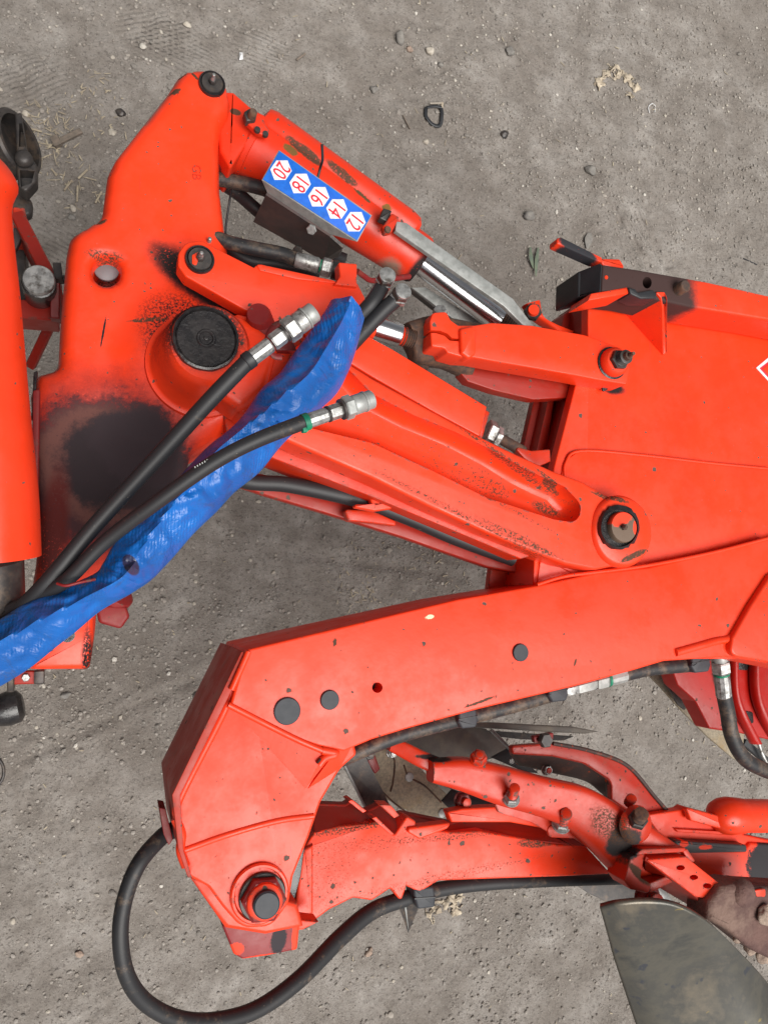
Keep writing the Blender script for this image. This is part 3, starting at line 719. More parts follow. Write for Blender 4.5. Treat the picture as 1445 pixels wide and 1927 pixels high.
lathe('bung', W(-10, 1340, .6), W(30, 1330, .60)-W(-10, 1340, .6), [(0, .022), (.02, .026), (.034, .024), (.04, .016)], M['grease'], bl)
cyl('stem', W(-30, 1350, .6), W(12, 1338, .605), .017, M['black'], bl)
ring = tube('wire_ring', [W(-22+30*math.cos(a), 1452+32*math.sin(a), .3) for a in [i*math.pi/5-1.6 for i in range(7)]], .003, M['dark_steel'], None); tag(ring, 'thin dark steel ring cut off by the left edge below the headstock', 'ring')

# ================================================================== hidden red parts left of the headstock (tractor linkage)
lb_ = thing('linkage_bracket', 'dark red tractor linkage bracket holding a worn steel pin, left of the headstock', 'bracket', 70, 550, .75)
bar('top_bar', W(28, 430, .74), W(50, 432, .74), .05, .03, M['orange_dirty'], lb_)
bar('side_plate', W(42, 430, .74), W(108, 560, .80), .018, .06, M['red_dark'], lb_)
bar('cross_plate', W(20, 590, .76), W(112, 598, .76), .026, .05, M['red_dark'], lb_)
bar('end_plate', W(107, 530, .80), W(106, 604, .79), .012, .05, M['maroon'], lb_)
bar('web_plate', W(30, 470, .70), W(36, 600, .70), .03, .05, M['dark_steel'], lb_)
prism('worn_patch', [(26, 428), (50, 428), (32, 468), (26, 475)], .765, .01, M['brown_steel'], lb_)
cyl('pin', W(77, 560, .76), W(74, 530, .86), .021, M['grease'], lb_)
lathe('pin_end', W(74, 529, .86), UP, [(0, .0195), (.004, .0195), (.006, .018)], M['zinc'], lb_, 36)
bar('stop_nut', W(102, 514, .83), W(118, 514, .83), .022, .02, M['dark_steel'], lb_)
cyl('stop_bolt', W(108, 526, .81), W(125, 526, .81), .006, M['dark_steel'], lb_)
br = thing('brace_rod', 'thin dark red brace running down from the linkage bracket over the soil', 'brace rod', 85, 640, .6)
bar('rod', W(100, 602, .66), W(58, 690, .6), .014, .012, M['red_dark'], br)
cyl('stud', W(60, 600, .68), W(58, 618, .66), .003, M['dark_steel'], br)
tb = thing('tube_end', 'dark greasy steel tube end with a hollow rim at the upper left edge', 'steel tube', 20, 280, .55)
p0 = W(-60, 300, .50); p1 = W(36, 268, .56); axt = p1-p0
lathe('tube_body', p0, axt, [(0, .048), (axt.length*.7, .052), (axt.length, .054), (axt.length+.004, .050), (axt.length+.004, .044), (axt.length-.03, .044)], M['dark_steel'], tb, 40)
ho = prism('rim_plate', [(28, 212, 4), (41, 210, 4), (52, 280, 10), (70, 310, 10), (70, 340, 12), (50, 362, 8), (34, 350, 8), (32, 300)], .58, .03, M['dark_steel'], tb, .004)
cut(ho, cutter([(37, 232), (42, 232), (50, 276), (36, 276)], .58, .025)); cut(ho, cutter([(38, 320), (66, 322), (60, 345), (40, 352)], .58, .025))
prism('lug', [(20, 350, 8), (45, 355, 12), (62, 380, 12), (60, 402, 10), (30, 415, 10), (10, 400)], .52, .02, M['dark_steel'], tb, .005)
lathe('knob', W(46, 300, .585), UP, [(0, .014), (.006, .013), (.010, .009), (.011, .003)], M['dark_steel'], tb, 20)
# tractor lift arm rod, close to the camera
la = thing('lift_rod', 'smooth glossy orange lift rod of the tractor, cut off by the left edge', 'lift rod', 0, 700, 1.15)
axp = [(-78, 395, 1.16), (-66, 560, 1.14), (-50, 760, 1.12), (-34, 930, 1.10), (-25, 1052, 1.09)]
rr = [95, 100, 102, 104, 101]
pts = [W(*p) for p in axp]
body = tube('rod_body', [pts[0]+(pts[0]-pts[1]).normalized()*q for q in (.062, .058, .045, .024)]+pts, [.002, .018, .038, .050]+[mp(*p)*r for p, r in zip(axp, rr)], M['orange_clean'], la, n=48, per=4)
cyl('rod_inner', W(-20, 1050, 1.02), W(-16, 1150, 1.0), .033, M['dark_steel'], la)
prism('rod_tab', [(-10, 1090), (30, 1088), (38, 1130, 3), (30, 1150, 3), (20, 1100)], .97, .02, M['maroon'], la)
prism('hose_mouth', [(-10, 1120, 6), (26, 1110, 10), (50, 1130, 10), (40, 1165, 8), (-10, 1180)], .97, .05, M['black'], la, .008)

# ================================================================== SWING ARM
def ZA(x, y): return 1.0-0.035*min(max((x-450)/700, 0), 1)
ar_st = [(870, 875, .97, 100, 26, 30, 0.34, RUSTC, 0.5, 0.9), (940, 905, .97, 40, 16, 30, 0.42, RUSTC, 0.5, 0.8), (1050, 955, .97, 30, 10, 20, 0.55, RUSTC, 0.5, 0.8), (640, 352, .97, 20, 12, 20, 0.5, RUSTC, 0.5, 0.8),
    (968, 868, .98, 130, 4, 27.5, 0.48, RUSTC, 0.5, .8), (880, 974, .98, 190, 5, 23.5, 0.46, RUSTC, 0.6, .8), (985, 1016, .975, 90, 6, 23, 0.52, RUSTC, 0.8, .8), (1040, 905, .975, 34, 4, 34, 0.6, RUSTC, .8, .3),
    (900, 925, .98, 200, 4, 24, 0.42, RUSTC, 0.6, .8), (1145, 935, .97, 34, 5, 15, .6, RUSTC, .7, .4), (1190, 1045, .97, 30, 5, -20, .7, RUSTC, .7, .4)]
M['arm'] = paint('swing_arm_paint', chips=0.6, edge=0.9, stains=ar_st)
M['hubp'] = paint('hub_paint', chips=0.3, edge=0.3, stains=[(385, 630, 1.03, 74, 66, 0, 0.62, GREASE, .3, .5), (340, 622, 1.03, 16, 46, 10, .9, GREASE, .6, .5), (372, 582, 1.03, 40, 10, 5, .95, GREASE, .6, .5)], dirt=.2)
sa = thing('swing_arm', 'long orange swing arm with a scooped channel and a round black-capped hub', 'swing arm', 760, 850, .95)
beam = prism('beam', [(440, 588, 10), (540, 612, 20), (645, 676), (700, 711), (819, 776), (901, 820), (952, 845), (1045, 888), (1096, 906), (1140, 932, 40), (1200, 950, 40), (1222, 1000, 44), (1190, 1058, 40), (1120, 1073, 40), (1065, 1062, 60), (1006, 1040), (916, 1003), (808, 953), (700, 899), (560, 838), (520, 820, 40), (440, 770, 40), (430, 680)], ZA, .052, M['arm'], sa, bev=.005, seg=4)
cut(beam, cutter([(560, 640, 20), (650, 688, 30), (700, 741), (776, 780), (855, 812), (930, 850), (988, 884), (1060, 916, 10), (1092, 950, 26), (1085, 985, 26), (1040, 978, 30), (960, 952), (916, 938), (808, 884), (700, 834), (560, 800, 40), (520, 740, 30)], ZA, .030, .018, 6), 50)
# boss and pin at the right end
bosp = W(1165, 1000, .965); kk = mp(1165, 1000, .965)
lathe('boss', bosp-UP*.004, UP, [(0, 62*kk), (.006, 62*kk), (.012, 58*kk), (.014, 54*kk), (.014, 30*kk)], M['arm'], sa, 48)
gr = [W(1165+(38+3*noise.noise(Vector((i*.9, 3, 0))))*math.cos(i*math.pi/20), 992+(42+5*noise.noise(Vector((i*.9, 7, 0))))*math.sin(i*math.pi/20), .980) for i in range(40)]
gi = [W(1165+34.5*math.cos(i*math.pi/20), 994+35*math.sin(i*math.pi/20), .983) for i in range(40)]
vs, fs = rings_mesh([[p-UP*.008 for p in gr], gr, gi, [p-UP*.006 for p in gi]]); finish('grease_ring', vs, fs, M['grease'], sa, 50)
M['pincap'] = paint('worn_pin_cap', base=(0.15, 0.10, 0.07), chips=0.2, edge=0.2, metal=(0.06, .04, .03), stains=[(1160, 972, .98, 26, 17, -10, 1, ORANGE, .5, .2), (1190, 995, .98, 5, 12, 0, 1, ORANGE, .5, .2)], rough=.5, dirt=0)
lathe('pin_cap', W(1165, 993, .975), UP, [(0, .0225), (.008, .0225), (.011, .021), (.0115, .010)], M['pincap'], sa, 40)
hexn('nipple_nut', W(1172, 992, .9855), UP, .005, .005, M['rust'], sa); lathe('grease_nipple', W(1172, 992, .990), UP, [(0, .003), (.005, .0025), (.007, .0015)], M['rust'], sa, 12)
# hub
kh = mp(394, 647, 1.03); hp = W(394, 647, 1.03); hp.z = .93; 
lathe('hub_gap', hp+UP*.001, UP, [(0, 113*kh), (.004, 113*kh), (.004, 90*kh)], M['grease'], sa, 64, 50)
hub = lathe('hub', hp+UP*.003, UP, [(0, 108*kh), (.006, 110*kh), (.012, 108*kh), (.013, 101*kh), (.015, 97*kh), (.055, 88*kh), (.086, 80*kh), (.095, 76*kh), (.1, 70*kh), (.1, 30*kh)], M['hubp'], sa, 64, 50)
hpt = W(387, 640, 1.03)+UP*.0035
ringg = [[hpt+Vector((math.cos(a), math.sin(a), 0))*r*(1+.03*noise.noise(Vector((math.cos(a)*4, math.sin(a)*4, r*300))))+UP*h for a in [i*2*math.pi/64 for i in range(64)]] for r, h in ((62*kh, -.002), (60*kh, .004), (56*kh, .0048), (54*kh, .0015))]
vs, fs = rings_mesh(ringg); finish('hub_seal', vs, fs, M['grease'], hub, 50)
lathe('hub_cap', hpt, UP, [(0, 54*kh), (.0025, 54*kh), (.0035, 52*kh), (.0032, 18*kh), (.0045, 16*kh), (.0045, 13*kh), (.0030, 11*kh), (.003, 5*kh), (.005, 4*kh), (.0052, 1*kh)], M['grease'], hub, 64, 40)
# shoulder between hub and beam
prism('hub_shoulder', [(392, 575, 30), (455, 592, 24), (530, 640, 20), (505, 735, 20), (455, 775, 20), (408, 742, 10), (394, 650)], 1.010, .06, M['hubp'], sa, .012, 5, smooth=60)
# web and lower flange with hose in between
prism('web', [(420, 780), (560, 838), (700, 897), (916, 1001), (1010, 1042), (980, 1052), (880, 1010), (700, 935), (430, 830)], .94, .07, M['orange_dirty'], sa, .002)
prism('lower_flange', [(440, 880), (530, 900), (700, 950), (860, 1000), (1000, 1030), (1010, 1085), (918, 1068), (760, 1012), (620, 968), (500, 932), (430, 908)], .87, .014, M['red_dark'], sa, .003)
prism('hose_lug', [(648, 958, 5), (700, 960, 3), (745, 980), (746, 990, 4), (700, 984), (655, 980, 5)], .90, .014, M['orange_dirty'], sa, .003)
prism('hose_hook', [(645, 950, 4), (705, 962), (735, 958), (754, 942, 4), (748, 935, 4), (720, 930), (712, 938), (705, 925), (694, 928), (700, 948)], .925, .012, M['orange'], sa, .003)
o = ptube('hydraulic_hose', [(400, 872, .89), (460, 905, .895), (540, 912, .895), (640, 932, .895), (700, 948, .895), (780, 978, .895), (860, 1012, .893), (965, 1050, .89)], 15, M['hose'], None, n=18); tag(o, 'black hydraulic hose tucked under the lower edge of the swing arm', 'hose')
# maroon grease lug and torn washer near the hub
lathe('stop_lug', W(492, 612, .985), W(486, 590, 1.02)-W(492, 612, .985), [(0, .017), (.03, .015), (.036, .013)], M['maroon'], sa, 24)
prism('lug_web', [(468, 600), (500, 598), (545, 625), (560, 660), (520, 660)], 1.008, .02, M['maroon'], sa)

# ================================================================== LINK ARM + lower ram
lk = thing('steering_ram', 'orange ram under a flat cover plate, pinned to the headstock above the big hub', 'ram', 520, 560, .97)
prism('cover_plate', [(349, 520, 14), (335, 500, 12), (336, 476, 20), (350, 456, 20), (380, 452, 22), (400, 463), (478, 503), (484, 498), (628, 529, 6), (672, 531, 10), (688, 562, 12), (682, 582, 8), (650, 640), (600, 640), (520, 610), (460, 583)], .988, .026, M['orange'], lk, .0022)
prism('cover_rim', [(482, 497, 5), (492, 497, 3), (628, 527, 3), (640, 534), (560, 526), (490, 510)], .990, .03, M['orange'], lk, .005)
prism('port_block', [(637, 493, 3), (672, 496, 3), (672, 540), (630, 535), (640, 520)], .995, .02, M['orange'], lk, .002)
pin(lk, 376, 490, .988, 27, 'dark_steel')
prism('pin_paint', [(362, 480, 3), (372, 474, 3), (380, 480, 2), (374, 486), (370, 500, 3), (362, 496, 3)], .9955, .001, M['orange'], lk, .0003)
prism('upper_plate', [(560, 600), (640, 606), (683, 627), (740, 658), (916, 765, 3), (903, 822, 3), (819, 777), (700, 709), (645, 675), (560, 660)], .968, .03, M['orange_clean'], lk, .002)
prism('end_tab', [(912, 770, 1), (921, 776, 1), (906, 830, 1), (900, 822)], .955, .03, M['orange_dirty'], lk, .001)
R2 = W(600, 583, .935); R3 = W(704, 616, .935); axr = (R3-R2).normalized()
lathe('barrel', R2, axr, [(0, .021), ((R3-R2).length-.003, .021), ((R3-R2).length, .019)], M['orange'], lk, 40)
lathe('chrome_rod', R3, axr, [(0, .0160), (.036, .0160), (.038, .0155)], M['chrome'], lk, 48)
thread('rod_thread', R3+axr*.038, axr, .0135, .022, M['rust'], lk, .003)
thread('rod_neck', R3+axr*.036, axr, .0140, .010, M['orange_dirty'], lk, .005)
hexn('lock_nut', W(912, 812, .925), W(950, 832, .925)-W(912, 812, .925), .020, .014, M['zinc'], lk, .2)
hexn('lock_nut', W(928, 820, .925), W(950, 832, .925)-W(912, 812, .925), .0165, .010, M['zinc'], lk, .5)
cyl('lower_stud', W(940, 825, .922), W(985, 850, .92), .008, M['rust'], lk)
prism('stud_tongue', [(965, 838, 4), (1000, 848), (1035, 845, 3), (1036, 868), (1010, 880), (985, 862)], .93, .014, M['orange_dirty'], lk, .002)

# ================================================================== CLAMP LINK (yoke to the frame)
ck = thing('clamp_link', 'orange link with a split two-bolt clamp at its left end, bolted onto the frame plate', 'clamp link', 980, 660, .93)
arm = prism('link_body', [(809, 604, 6), (814, 588, 8), (840, 586, 8), (848, 602, 8), (862, 612, 6), (893, 612, 10), (925, 607, 40), (1000, 612, 60), (1100, 630, 60), (1170, 655), (1186, 690, 10), (1180, 724, 4), (1120, 714), (1080, 706), (1000, 692), (930, 680), (893, 673, 6), (870, 672, 6), (842, 664, 6), (836, 655, 8), (812, 652, 6)], .965, .040, M['orange_clean'], ck, .0022)
cut(arm, cutter([(800, 621), (828, 622), (842, 628), (850, 636), (871, 638), (870, 643), (846, 641), (836, 632), (820, 627), (800, 626)], .965, .06))
prism('clamp_flange', [(866, 618, 6), (892, 612, 8), (897, 622, 6), (896, 665, 8), (884, 676, 8), (868, 664, 6)], .972, .02, M['orange_clean'], ck, .005)
fk = loft('clamp_fork', [(760, 610, .92), (790, 600, .925), (815, 596, .93), (850, 602, .93), (900, 612, .92)], [(772, 660, .92), (782, 685, .91), (830, 692, .905), (862, 705, .90), (880, 715, .89)], .022, M['rust'], ck, sq=.7)
hexn('clamp_bolt_head', W(828, 599, .935), W(828, 580, .952)-W(828, 599, .935), .0105, .018, M['zinc'], ck, .1)
hexn('clamp_bolt_nut', W(825, 655, .925), W(824, 665, .932)-W(825, 655, .925), .0125, .010, M['zinc'], ck, .4)
lathe('fork_stud', W(792, 688, .90), W(797, 698, .905)-W(792, 688, .90), [(0, .010), (.008, .009)], M['rust'], ck, 16)
prism('lower_web', [(866, 702, 3), (885, 684, 20), (930, 676), (1090, 708), (1080, 748), (1003, 752), (930, 735), (880, 718)], .905, .02, M['red_dark'], ck, .002)
sp = W(1150, 684, .965); k2 = mp(1150, 684, .965)
lathe('screw_washer', sp, UP, [(0, 27*k2), (.002, 28*k2), (.003, 24*k2)], M['grease'], ck, 32)
lathe('screw_collar', sp, UP, [(0, 24*k2), (.004, 25*k2), (.012, 24*k2), (.016, 20*k2), (.017, 10*k2)], M['orange'], ck, 32)
hexn('screw_nut', sp+UP*.016, UP, 17*k2, .008, M['dark_steel'], ck)
thread('screw_thread', sp+UP*.024, UP, 12*k2, .012, M['dark_steel'], ck, .003)
lathe('screw_tip', sp+UP*.036, UP, [(0, 8*k2), (.006, 7*k2), (.006, 4*k2), (.016, 3*k2)], M['rust'], ck, 16)
prism('grease_smear', [(1128, 712, 3), (1166, 720, 4), (1150, 728, 3), (1135, 738, 3)], .935, .003, M['grease'], ck, .001)

# ================================================================== MAIN FRAME
ZF = .925; ZB = .945
def zbot(x, y): return .765+.065*min(max((x-400)/550, 0), 1)
fr = thing('plough', 'large flat orange plough frame plate with the long lower beam running to the left', 'plough', 1200, 1000, .9)
M['frame'] = paint('frame_paint', chips=0.20, edge=0.30, dirt=.05, stains=[(1150, 728, ZF, 26, 12, 10, .8, GREASE, .5, .6), (808, 1161, ZB, 9, 4, -5, 1, (.75, .68, .45), .6, .2), (1190, 560, ZF, 50, 6, 12, .6, (.3, .25, .2), .5, .6), (630, 1209, ZB, 4, 7, 10, 1, RUSTC, .8, .2), (1230, 1035, ZB, 4, 2, 0, 1, RUSTC, .8, .2), (1082, 1246, ZB, 2, 7, 20, 1, RUSTC, .6, .2), (905, 1320, ZB, 30, 2.5, -15, 1, RUSTC, .9, .3)])
prism('top_plate', [(1106, 560, 3), (1180, 570), (1255, 583), (1445, 617), (1700, 655), (1700, 1240), (1300, 1240), (1100, 1130), (1010, 1098), (1030, 960), (1042, 881), (1087, 708), (1106, 633, 4)], ZF, .018, M['frame'], fr, .002)
prism('side_wall', [(1104, 600), (1110, 640), (1092, 708), (1047, 881), (1040, 930), (1034, 925), (1040, 881), (1085, 708), (1100, 640)], ZF-.019, .085, M['red_dark'], fr, .002)
for a, b in (((1062, 705), (1010, 850)), ((1040, 712), (1000, 800))):
    prism('wall_rib', [(a[0], a[1]), (a[0]+8, a[1]), (a[0]-14, a[1]+150), (a[0]-34, a[1]+152)], .87, .06, M['red_dark'], fr, .001)
prism('lower_plate', [(1058, 620, 10), (1110, 570), (1120, 700), (1075, 860), (1030, 900), (985, 840), (1004, 755), (1060, 690)], .845, .014, M['red_dark'], fr, .002)
prism('corner_wall', [(1103, 562), (1110, 562), (1110, 632), (1103, 634)], ZF-.019, .08, M['red_dark'], fr, .001)
prism('corner_gusset', [(1062, 590, 10), (1104, 560), (1104, 640), (1050, 640)], .86, .05, M['red_dark'], fr, .002)
prism('overlay_plate', [(1050, 925), (1062, 868, 26), (1090, 848, 16), (1200, 855), (1445, 882), (1700, 905), (1700, 1015), (1445, 1015), (1330, 1042), (1220, 1070), (1100, 1090), (1040, 1060)], ZF+.003, .006, M['frame'], fr, .0012)
boom = prism('lower_beam', [(466, 1222, 6), (860, 1128), (1010, 1102, 10), (1120, 1078), (1220, 1068), (1340, 1040), (1445, 1014), (1700, 950), (1700, 1300), (1445, 1248), (1370, 1236, 40), (1250, 1244, 40), (1190, 1262), (1080, 1292), (900, 1335), (765, 1372, 40), (700, 1392, 40), (648, 1414, 6), (600, 1404), (560, 1392), (432, 1330, 6)], ZB, 0, M['frame'], fr, .003, 3, bottom=zbot)
cut(boom, cutter(circ(710, 1294, 10, 24), ZB, .05))
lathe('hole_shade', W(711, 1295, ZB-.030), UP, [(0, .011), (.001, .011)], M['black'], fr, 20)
# end plate and cheek
M['endwall'] = paint('shaded_end_wall_paint', base=(.40, .028, .012), chips=.3, edge=.5, dirt=.7, rough=.5)  # darker, browner base paints in the shade of the left-facing end wall
cheek = prism('cheek_plate', [(462, 1232, 6), (510, 1230), (640, 1300), (672, 1420, 10), (640, 1448, 80), (604, 1510, 60), (582, 1575), (552, 1650, 10), (544, 1700, 40), (512, 1745, 40), (455, 1748, 40), (418, 1706, 30), (392, 1670, 20), (356, 1650, 14), (338, 1610), (328, 1530), (324, 1496, 12)], .928, 0, M['frame'], fr, .004, 4, bottom=lambda x, y: .90)
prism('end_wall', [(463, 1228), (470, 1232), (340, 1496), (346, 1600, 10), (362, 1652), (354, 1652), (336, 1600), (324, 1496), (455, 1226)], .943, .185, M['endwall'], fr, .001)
sheet('corner_facet', [(436, 1330, .9285), (612, 1414, .944), (640, 1400, .9445), (575, 1484, .9287)], .004, M['frame'], fr)
sheet('corner_facet', [(640, 1404, .9445), (660, 1408, .943), (640, 1446, .9287), (580, 1484, .9287)], .004, M['frame'], fr)
def zw(x, y): return .944
for pts, z, r in (([(455, 1238), (436, 1280), (428, 1326), (340, 1500), (334, 1540)], .9295, .0035), ([(430, 1326), (500, 1362), (560, 1392), (606, 1412)], .944, .003),
    ([(606, 1412), (632, 1418), (612, 1426), (600, 1440)], .943, .004), ([(1010, 1100), (1060, 1085), (1120, 1077), (1220, 1064), (1340, 1040), (1445, 1013)], .944, .002),
    ([(1270, 1228), (1340, 1208), (1378, 1196), (1410, 1140), (1450, 1080)], .945, .0045), ([(1062, 900), (1064, 872), (1090, 849), (1200, 856), (1330, 871), (1445, 882)], .9285, .0018),
    ([(346, 1600), (430, 1570), (520, 1545), (590, 1535)], .927, .003), ([(468, 1226), (462, 1240), (436, 1298)], .946, .003), ([(330, 1540), (342, 1570), (340, 1600), (350, 1630)], .929, .004)):
    bead('weld_bead', pts, z, r*1.35, M['frame'], fr)
prism('upper_right_flange', [(1378, 1200, 6), (1412, 1140), (1450, 1082), (1700, 1000), (1700, 1300), (1445, 1246), (1372, 1234, 20)], .956, .02, M['frame'], fr, .004)
for x, y, r in ((540, 1338, 25.5), (620, 1317, 18), (978, 1228, 15.5)):
    k = mp(x, y, ZB); lathe('plastic_plug', W(x, y, ZB), UP, [(0, r*k), (.0025, r*k), (.0036, r*k*.94), (.0036, r*k*.4)], M['capgrey'], fr, 36)
# big nut
nb = W(488, 1680, .928); kn_ = mp(488, 1680, .928)
lathe('nut_ring', nb, UP, [(0, 56*kn_), (.004, 56*kn_), (.006, 53*kn_), (.006, 49*kn_), (.001, 46*kn_), (.001, 10*kn_)], M['orange'], fr, 48)
nb = W(493, 1686, .928)
lathe('washer', nb+UP*.001, UP, [(0, 45*kn_), (.004, 45*kn_), (.005, 43*kn_), (.005, 20*kn_)], M['dark_steel'], fr, 40)
hexn('nut', nb+UP*.005, UP, 43*kn_, .014, M['maroon'], fr, .2)
lathe('nut_collar', nb+UP*.018, UP, [(0, 35*kn_), (.004, 33*kn_), (.006, 28*kn_), (.006, 10*kn_)], M['orange_worn'], fr, 40)
lathe('bolt_end', nb+UP*.022, UP, [(0, 25*kn_), (.008, 25*kn_), (.010, 22*kn_), (.0102, 8*kn_)], M['capgrey'], fr, 36)
prism('hose_notch', [(300, 1520), (312, 1522, 3), (326, 1580, 2), (318, 1592, 2), (308, 1570)], .88, .04, M['maroon'], fr, .001)
# pocket where the arm enters, left of the weld corner
ew = prism('pocket_wall', [(1006, 1040), (1014, 1040), (1014, 1100), (1003, 1100)], ZF-.002, .11, M['orange'], fr, .002)
lw = prism('pocket_plate', [(924, 1062, 4), (980, 1050), (1010, 1060), (1010, 1104), (918, 1112)], .84, .012, M['orange_dirty'], fr, .002)
cut(lw, cutter(circ(962, 1052, 13, 20, 30), .84, .05))
prism('pocket_back', [(918, 1022, 6), (980, 1024), (1000, 1060), (925, 1064)], .845, .02, M['red_dark'], fr, .002)
# top rail
RZ = 1.0
M['rail'] = paint('rail_paint', chips=.3, edge=.6, stains=[(1000, 530, RZ, 352, 260, 0, 1, (.055, .032, .03), .10, .12)])
rl = prism('top_rail', [(1133, 497), (1200, 507), (1330, 530), (1445, 556), (1700, 600), (1700, 655), (1445, 602), (1300, 578), (1200, 556), (1131, 548)], RZ, .066, M['rail'], fr, .004, 4)
cut(rl, cutter(circ(1217, 532, 8.5, 20, 11), RZ, .05))
prism('rail_end_cap', [(1088, 511, 3), (1134, 493, 4), (1131, 549, 4), (1087, 560, 3)], lambda x, y: 1.003 if x > 1110 else .975, .06, M['black'], fr, .003)
lathe('rail_stud', W(1272, 547, RZ-.004), UP, [(0, .010), (.018, .0095), (.020, .008)], M['rust'], fr, 20)
lathe('rail_rivet', W(1140, 522, RZ), UP, [(0, .003), (.001, .0025)], M['orange'], fr, 12)
prism('rail_bracket', [(1112, 552, 2), (1180, 540, 2), (1183, 552), (1140, 560), (1106, 566)], 1.002, .05, M['orange'], fr, .002)
prism('rail_clamp', [(1182, 540, 2), (1195, 543), (1200, 550), (1228, 545), (1236, 552), (1234, 562), (1205, 562), (1186, 553)], 1.006, .03, M['black'], fr, .003)
prism('bracket_rib', [(1232, 549, 2), (1250, 549, 3), (1255, 560), (1255, 664, 2), (1247, 668, 2), (1246, 580), (1243, 560)], lambda x, y: 1.004-.075*max(0, min(1, (y-565)/100)), .08, M['orange'], fr, .0015, bottom=lambda x, y: .92)
sheet('gusset_shade', [(1205, 572, .932), (1241, 568, .975), (1246, 650, .930)], .004, M['red_dark'], fr)  # small dark sheet painting in the shade beside the rib
sheet('bracket_strip', [(1132, 566, .938), (1150, 562, .938), (1218, 578, .936), (1214, 594, .936)], .003, M['galv'], fr)
lathe('worn_bolt', W(1204, 580, .94), UP, [(0, .007), (.004, .006)], M['rust'], fr, 16)
hn = thing('small_lever', 'small flat lever with worn black paint above the end of the top rail', 'lever', 1110, 480, .98)
M['lever'] = paint('lever_paint', chips=.5, edge=.8, stains=[(1088, 470, .99, 42, 14, 25, .9, (.03, .03, .035), .5, .3)])
prism('lever_bar', [(1048, 448, 3), (1056, 446, 3), (1132, 484), (1134, 494), (1120, 490), (1048, 458, 3)], .99, .02, M['lever'], hn, .002)
prism('lever_foot', [(1126, 486, 2), (1166, 487, 2), (1174, 500, 2), (1172, 510), (1135, 500)], .985, .02, M['orange'], hn, .003)
# warning diamond
st = fr
prism('sticker_border', [(1422, 692), (1446, 672), (1480, 700), (1450, 722)], ZF+.0015, .001, M['white'], fr, .0002)
prism('sticker', [(1429, 693), (1447, 679), (1474, 700), (1450, 716)], ZF+.0022, .001, M['red_print'], fr, .0002)
prism('sticker_border', [(1434, 694), (1447, 684), (1468, 700), (1450, 711)], ZF+.0029, .001, M['frame'], fr, .0002)
# bolt lug between rails
lg = thing('bolt_lug', 'orange lug with a lock nut standing behind the clamp link', 'lug', 1003, 590, .9)
loft('lug_plate', [(984, 575, .89), (1000, 596, .89), (1030, 618, .88), (1060, 640, .87)], [(1012, 568, .89), (1018, 598, .89), (1040, 612, .88), (1075, 625, .87)], .010, M['orange'], lg, sq=.5)
hexn('nut', W(1001, 590, .90), W(1006, 578, .925)-W(1001, 590, .90), .0135, .012, M['dark_steel'], lg)
lathe('bolt_end', W(1003, 585, .911), W(1006, 578, .925)-W(1001, 590, .90), [(0, .009), (.006, .008)], M['orange'], lg, 20)

# ================================================================== UPPER CYLINDER
uc = thing('hydraulic_cylinder', 'upper orange hydraulic cylinder with a chrome rod and a galvanised guide rail', 'hydraulic cylinder', 640, 400, .86)
M['cyl'] = paint('cylinder_paint', base=(0.66, 0.032, 0.008), chips=.65, edge=.6, dirt=.25, stains=[
    (575, 292, .9, 38, 9, 32, .72, RUSTC, .9, .3), (545, 287, .9, 14, 8, 30, .8, (.16, .09, .03), .9, .3), (640, 330, .9, 38, 8, 34, .66, RUSTC, .9, .3), (680, 372, .9, 16, 4, 36, 1, (.10, .06, .03), .9, .3),
    (745, 495, .9, 26, 16, 20, .8, (.24, .16, .12), .5, .6), (790, 505, .9, 12, 32, 34, .8, GREASE, .4, .7), (725, 395, .9, 8, 6, 0, 1, (.18, .09, .02), .9, .3), (442, 215, .9, 10, 6, 0, .9, RUSTC, .8, .3)])
A0 = W(463, 272, .865); A1 = W(792, 492, .865); ax = (A1-A0).normalized(); L1 = (A1-A0).length; kr = mp(620, 380, .865)
lathe('barrel', A0, ax, [(0, 50*kr), (.004, 55*kr), (.012, 56*kr), (.013, 53*kr), (L1*.5, 52*kr), (L1-.012, 46*kr), (L1-.004, 45*kr), (L1, 42*kr), (L1+.0005, 20*kr)], M['cyl'], uc, 56)
R0 = A1-ax*.004; rd = (W(938, 603, .865)-R0); lathe('rod', R0, rd, [(0, 24*kr), (rd.length, 24*kr), (rd.length+.001, 22*kr)], M['chrome'], uc, 48)
R1 = R0+rd; thread('rod_end', R1, rd, 23*kr, .05, M['rust'], uc, .004)
prism('eye_block', [(412, 170, 10), (440, 172, 6), (478, 205, 6), (520, 225), (478, 250), (434, 318, 4), (415, 285), (410, 230)], .905, .07, M['cyl'], uc, .005, 4)
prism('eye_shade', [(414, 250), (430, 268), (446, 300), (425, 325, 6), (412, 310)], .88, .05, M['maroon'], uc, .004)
S0 = W(492, 228, .885); S1 = W(783, 438, .885); sx = S1-S0
lathe('shield', S0, sx, [(0, .012), (.004, .021), (.014, .0235), (sx.length-.02, .0235), (sx.length-.006, .021), (sx.length, .014)], M['cyl'], uc, 32)
hp_ = prism('clip_plate', [(460, 212, 4), (478, 203, 4), (492, 222, 6), (508, 245, 6), (502, 256, 6), (484, 250), (466, 232)], .925, .008, M['cyl'], uc, .002)
prism('clip_block', [(459, 210, 4), (470, 203, 4), (484, 210, 4), (482, 226, 4), (464, 228, 4)], .932, .012, M['dark_steel'], uc, .003)
lathe('clip_bolt', W(474, 219, .932), UP, [(0, .006), (.010, .0055), (.012, .004)], M['rust'], uc, 14)
lathe('clip_screw', W(484, 246, .926), UP, [(0, .0045), (.004, .004)], M['dark_steel'], uc, 14)
lathe('clip_screw', W(499, 254, .922), UP, [(0, .0045), (.004, .004)], M['dark_steel'], uc, 14)
